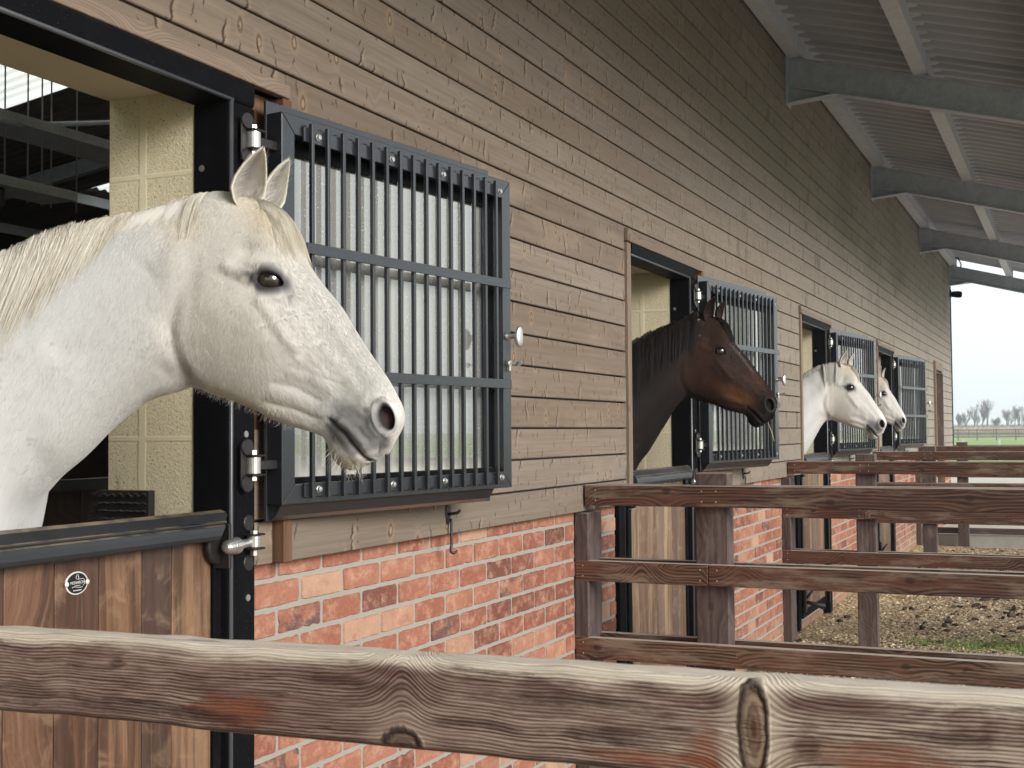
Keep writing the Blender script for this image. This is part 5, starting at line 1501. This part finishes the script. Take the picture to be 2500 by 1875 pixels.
# loose clods and chips on the pens
r = np.random.default_rng(8); V = []; Fq = []
ico = [(0, 0, 1), (.89, 0, .45), (.28, .85, .45), (-.72, .53, .45), (-.72, -.53, .45), (.28, -.85, .45), (.72, .53, -.45), (-.28, .85, -.45), (-.89, 0, -.45), (-.28, -.85, -.45), (.72, -.53, -.45), (0, 0, -1)]
icf = [(0, 1, 2), (0, 2, 3), (0, 3, 4), (0, 4, 5), (0, 5, 1), (1, 6, 2), (2, 7, 3), (3, 8, 4), (4, 9, 5), (5, 10, 1), (6, 7, 2), (7, 8, 3), (8, 9, 4), (9, 10, 5), (10, 6, 1), (11, 7, 6), (11, 8, 7), (11, 9, 8), (11, 10, 9), (11, 6, 10)]
ico = np.array(ico)
def scatter(n, xr, yr, smin, smax, flat, mat, name, label_kind='stuff', dens=None):
    x = xr[0]+(xr[1]-xr[0])*r.random(n); y = yr[0]+(yr[1]-yr[0])*r.random(n)
    if dens is not None:
        k = r.random(n) < dens(x, y); x, y = x[k], y[k]
    m_ = len(x); s_ = smin+(smax-smin)*r.random(m_)**3
    z = -.012+.020*(vnoise(x*1.4+50, y*1.4+50, 1)-.5)+.026*(vnoise(x*5+20, y*5+60, 2)-.5)*sstep(-y, .15, .9)+.012*(vnoise(x*15+9, y*15+80, 3)-.5)
    sh = 1+.45*r.normal(0, 1, (m_, 12, 1)).clip(-1, 1)
    sc = np.stack([s_*(.7+.8*r.random(m_)), s_*(.7+.8*r.random(m_)), s_*flat*(.6+.8*r.random(m_))], -1)[:, None, :]
    v = ico[None]*sh*sc; an = r.random(m_)*6.28; c, s2 = np.cos(an)[:, None], np.sin(an)[:, None]
    v = np.stack([v[..., 0]*c-v[..., 1]*s2, v[..., 0]*s2+v[..., 1]*c, v[..., 2]], -1)
    v += np.stack([x, y, z+s_*flat*.35], -1)[:, None, :]
    fc = np.array(icf)[None]+(np.arange(m_)*12)[:, None, None]
    o = np_mesh(name, v.reshape(-1, 3), fc.reshape(-1, 3), mat, None, False, {'rnd': np.repeat(r.random(m_), 12)})
    return o
g = G('clods'); rr = g.attr('rnd', 'Fac'); M['clod'] = g.bsdf(g.mix(rr, (.022, .018, .016), (.085, .062, .046)), .9, 0, g.bump(g.noise(g.pos(), 180.0, 3), .6, .006), .2)
g = G('chips'); rr = g.attr('rnd', 'Fac'); M['chip'] = g.bsdf(g.ramp(rr, [(0, (.22, .15, .09)), (.45, (.46, .35, .21)), (.8, (.60, .50, .33)), (1, (.68, .61, .49))]), .85, 0, None, .2)
away = lambda x, y: np.clip(.12+.9*sstep(-y, .35, 1.3), 0, 1)
o = scatter(1900, (5.0, 17.5), (-3.2, -.06), .005, .036, .7, M['clod'], 'soil_clods', dens=away); tag(o, 'dark crumbs of soil and dung on the pale gravel', 'soil clods', kind='stuff')
o = scatter(34000, (5.0, 17.5), (-3.0, -.03), .004, .013, .55, M['chip'], 'wood_chips'); tag(o, 'pale wood chips and gravel over the pen floor', 'wood chips', kind='stuff')
# grass tuft strip along the third fence
def grass(name, n, fn, L, w, mat, label):
    x, y = fn(n); m_ = len(x); z = np.full(m_, -.015)
    an = r.random(m_)*6.28; ln_ = L*(.4+.9*r.random(m_)); lean = .15+.6*r.random(m_)
    d = np.stack([np.cos(an)*lean, np.sin(an)*lean, np.ones(m_)], -1); p = np.stack([x, y, z], -1)
    sd = np.stack([-np.sin(an), np.cos(an), 0*an], -1)*w
    V = np.stack([p-sd, p+sd, p+d*ln_[:, None]*.6+sd*.7, p+d*ln_[:, None]*.6-sd*.7, p+d*ln_[:, None]*np.array([1.35, 1.35, .9])], 1).reshape(-1, 3)
    b = (np.arange(m_)*5)[:, None]
    Fq = np.concatenate([b+np.array([[0, 1, 2]]), b+np.array([[0, 2, 3]]), b+np.array([[3, 2, 4]])])
    o = np_mesh(name, V, Fq, mat, None, False, {'rnd': np.repeat(r.random(m_), 5)}); return tag(o, label, 'grass', kind='stuff')
g = G('grass_blade'); rr = g.attr('rnd', 'Fac'); M['grass'] = g.bsdf(g.mix(rr, (.085, .175, .025), (.21, .31, .065)), .6, 0, None, .3)
g = G('reed'); rr = g.attr('rnd', 'Fac'); M['reed'] = g.bsdf(g.mix(rr, (.42, .32, .19), (.60, .50, .34)), .8, 0, None, .2)
def tuft(n):
    y = -.80-2.6*r.random(n)**.7; x = 9.60+.20*r.normal(0, 1, n)*np.clip((-y-.6)/.9, .15, 1)+.05
    return x, y
grass('grass_tufts', 7000, tuft, .034, .0017, M['grass'], 'short green grass growing along the foot of the third pen fence')
mb = MB(); mb.box((17.93, -6.5, -.1), (18.03, -.001, .128)); o = mb.build('kerb', M['conc'], None, .006); tag(o, kind='structure')
mb = MB(); mb.box((17.905, -6.45, .14), (17.9285, -.003, .222), 1, .3); o = mb.build('gravel_board', M['post'], None, .003); tag(o, 'dark wet gravel board along the concrete kerb at the end of the last pen', 'board')

# ------------------------------------------------------------------ far paddocks
def far_fence(label, X, y0, y1, step, posts_z, rails, mat, pw=.12, slope=0.0, postmat=None):
    f = empty('paddock_fence', (X, 0, 0), 0, label, 'fence')
    n_ = int((y1-y0)/step)
    for i in range(n_+1):
        y = y0+step*i; mb = MB(); mb.box((slope*y-pw/2, y-pw/2, -.3), (slope*y+pw/2, y+pw/2, posts_z), 2, random.random()); mb.build('post', postmat or mat, f)
    for z0, z1 in rails:
        mb = MB(); mb.add([(slope*y+dx, y, z) for y in (y0-.5, y1+.5) for dx in (-pw/2-.03, -pw/2-.002) for z in (z0, z1)], [(0, 1, 3, 2), (4, 6, 7, 5), (0, 4, 5, 1), (2, 3, 7, 6), (0, 2, 6, 4), (1, 5, 7, 3)]); mb.build('rail', mat, f)
    return f
M['farrail'] = mat_plain('grey_rail', (.13, .115, .10), .8)
M['palepost'] = mat_plain('pale_post', (.52, .50, .46), .7)
far_fence('low paddock rail on pale posts just beyond the yard', 60.0, -8.0, 9.0, 1.52, 1.05, [(.74, .82)], M['farrail'], .075, 0, M['palepost'])
far_fence('post and rail paddock fence in front of the green strip', 182.0, -14, 20, 2.42, 1.5, [(.35, .52), (.80, .95), (1.28, 1.42)], M['farrail'], .16)
far_fence('second post and rail paddock fence beyond the green strip', 245.0, -22, 30, 4.2, 1.45, [(.45, .58), (.85, .98), (1.24, 1.40)], M['farrail'], .18)
def reedfn(n):
    return 300+14*r.random(n), -30+85*r.random(n)
grass('reed_belt', 26000, reedfn, 2.0, .05, M['reed'], 'tall dry reeds in a straw coloured belt beyond the paddocks')

# bare winter trees
g = G('bare_bark'); M['bark'] = g.bsdf(g.mix(g.noise(g.pos(), 3.0, 3), (.115, .108, .098), (.22, .205, .185)), .9, 0, None, .15)
g = G('scrub_twig'); rr = g.attr('rnd', 'Fac'); M['scrub'] = g.bsdf(g.mix(rr, (.10, .098, .085), (.20, .195, .17)), .9, 0, None, .1)
TR = random.Random(21)
def bare_tree(name, x, y, H, spread, levels, label, upright=.55, thick=.05):
    t = empty(name, (x, y, -.1), 0, label, 'tree', 'bare winter trees along the far hedge')
    trunk = MB(); crown = MB()
    def grow(p, d, L, rad, lev):
        n_ = 3; pts = [p]; dd = d.copy()
        for _ in range(n_):
            dd = (dd+Vector((TR.uniform(-1, 1), TR.uniform(-1, 1), TR.uniform(-.3, .7)))*.16).normalized(); pts.append(pts[-1]+dd*L/n_)
        m_ = trunk if lev == 0 else crown
        m_.tube(pts, [rad*(1-.42*i/n_) for i in range(n_+1)], 5 if lev < 2 else 3, True, False)
        if lev >= levels: return
        k = TR.choice([3, 4, 4, 5]) if lev < 3 else TR.choice([2, 3, 4])
        for i in range(k):
            f_ = TR.uniform(.35, 1.0) if i else 1.0
            q = pts[0]+(pts[-1]-pts[0])*f_ if f_ < 1 else pts[-1]
            j = min(int(f_*n_), n_-1); q = pts[j]+(pts[j+1]-pts[j])*(f_*n_-j) if f_ < 1 else pts[-1]
            a = TR.uniform(0, 6.28); s_ = TR.uniform(.25, .9)*spread
            nd = (dd+Vector((math.cos(a)*s_, math.sin(a)*s_, upright*TR.uniform(.1, .8)))).normalized()
            grow(q, nd, L*TR.uniform(.60, .82), max(rad*.60*TR.uniform(.78, 1.05), .020), lev+1)
    grow(Vector((0, 0, 0)), Vector((TR.uniform(-.1, .1), TR.uniform(-.1, .1), 1)).normalized(), H*.27, H*thick*.5, 0)
    trunk.build('trunk', M['bark'], t); crown.build('crown', M['bark'], t)
    return t
TREES = [(23.4, 6.0, .7, 'low bare tree at the left, right beside the barn corner'), (21.7, 6.7, .75, 'spreading bare tree second from the barn corner'), (19.9, 8.0, .65, 'tall bare tree left of the middle with many forked limbs'),
         (18.4, 7.5, .5, 'slim bare tree just left of the tallest crown'), (16.6, 8.7, .45, 'tallest bare tree, narrow and upright with a twiggy top'), (14.5, 4.9, .8, 'small bare tree in the dip between the two tall groups'),
         (12.9, 7.0, .7, 'wide bare tree at the left of the right-hand group'), (11.3, 7.5, .6, 'bare tree with long pale limbs in the right-hand group'), (9.7, 7.3, .6, 'rounded bare tree at the right edge of the picture'), (7.4, 7.6, .7, 'bare tree beyond the right edge of the picture')]
for y, H, sp, lab in TREES:
    bare_tree('bare_tree', 318+TR.uniform(-5, 5), y, H*1.22, sp, 5, lab, .55 if sp > .6 else .85, .040)
def scrubfn(n): return 322+10*r.random(n), -34+95*r.random(n)
grass('hedge_scrub', 42000, scrubfn, 2.4, .05, M['scrub'], 'low grey scrub along the foot of the bare trees')

# thin winter haze over the whole place
mb = MB(); mb.box((-60, -420, -1.2), (640, 420, 16.0)); hz = mb.build('haze', None); tag(hz, kind='stuff')
hm = bpy.data.materials.new('haze_air'); hm.use_nodes = True; hn = hm.node_tree; hn.nodes.clear()
ho = hn.nodes.new('ShaderNodeOutputMaterial'); hv = hn.nodes.new('ShaderNodeVolumePrincipled')
hv.inputs['Color'].default_value = (.90, .93, .96, 1); hv.inputs['Density'].default_value = .0010
hn.links.new(hv.outputs[0], ho.inputs['Volume']); hz.data.materials.append(hm)

# ------------------------------------------------------------------ daylight
w = bpy.data.worlds.new('World'); SC.world = w; w.use_nodes = True
nt = w.node_tree; nt.nodes.clear()
out = nt.nodes.new('ShaderNodeOutputWorld'); bg = nt.nodes.new('ShaderNodeBackground')
sky = nt.nodes.new('ShaderNodeTexSky'); sky.sky_type = 'NISHITA'; sky.sun_disc = False
SUN_EL, SUN_AZ = math.radians(20), math.radians(-111)      # azimuth measured from +X towards +Y
sky.sun_elevation = SUN_EL; sky.sun_rotation = PI/2-SUN_AZ
sky.air_density = 1.0; sky.dust_density = 4.0; sky.ozone_density = 1.0
# thin bright overcast drawn over the blue
tc = nt.nodes.new('ShaderNodeTexCoord'); no = nt.nodes.new('ShaderNodeTexNoise'); no.inputs['Scale'].default_value = 2.2; no.inputs['Detail'].default_value = 4
nt.links.new(tc.outputs['Generated'], no.inputs['Vector'])
rp = nt.nodes.new('ShaderNodeValToRGB'); rp.color_ramp.elements[0].position = .3; rp.color_ramp.elements[1].position = .72
rp.color_ramp.elements[0].color = (6.4, 7.1, 7.35, 1); rp.color_ramp.elements[1].color = (8.3, 8.9, 9.0, 1)
nt.links.new(no.outputs['Fac'], rp.inputs[0])
mx = nt.nodes.new('ShaderNodeMix'); mx.data_type = 'RGBA'; mx.inputs[0].default_value = .82
nt.links.new(sky.outputs[0], mx.inputs[6]); nt.links.new(rp.outputs[0], mx.inputs[7]); nt.links.new(mx.outputs[2], bg.inputs[0])
bg.inputs[1].default_value = .072
nt.links.new(bg.outputs[0], out.inputs[0])
sd = bpy.data.lights.new('sun', 'SUN'); sd.energy = 1.7; sd.angle = math.radians(26); sd.color = (1.0, .972, .93)
so = bpy.data.objects.new('sun', sd); COL.objects.link(so)
dv = Vector((math.cos(SUN_EL)*math.cos(SUN_AZ), math.cos(SUN_EL)*math.sin(SUN_AZ), math.sin(SUN_EL)))
so.rotation_euler = dv.to_track_quat('Z', 'Y').to_euler()
SC.view_settings.view_transform = 'Standard'; SC.view_settings.look = 'None'
SC.view_settings.exposure = 1.24; SC.view_settings.gamma = 1.0
try: SC.view_settings.use_curve_mapping = False
except Exception: pass
SC.cycles.use_denoising = True
SC.cycles.max_bounces = 8; SC.cycles.diffuse_bounces = 4; SC.cycles.glossy_bounces = 4; SC.cycles.transparent_max_bounces = 12
SC.cycles.sample_clamp_indirect = 6.0
SC.cycles.volume_bounces = 0; SC.cycles.volume_step_rate = 10; SC.cycles.volume_max_steps = 32
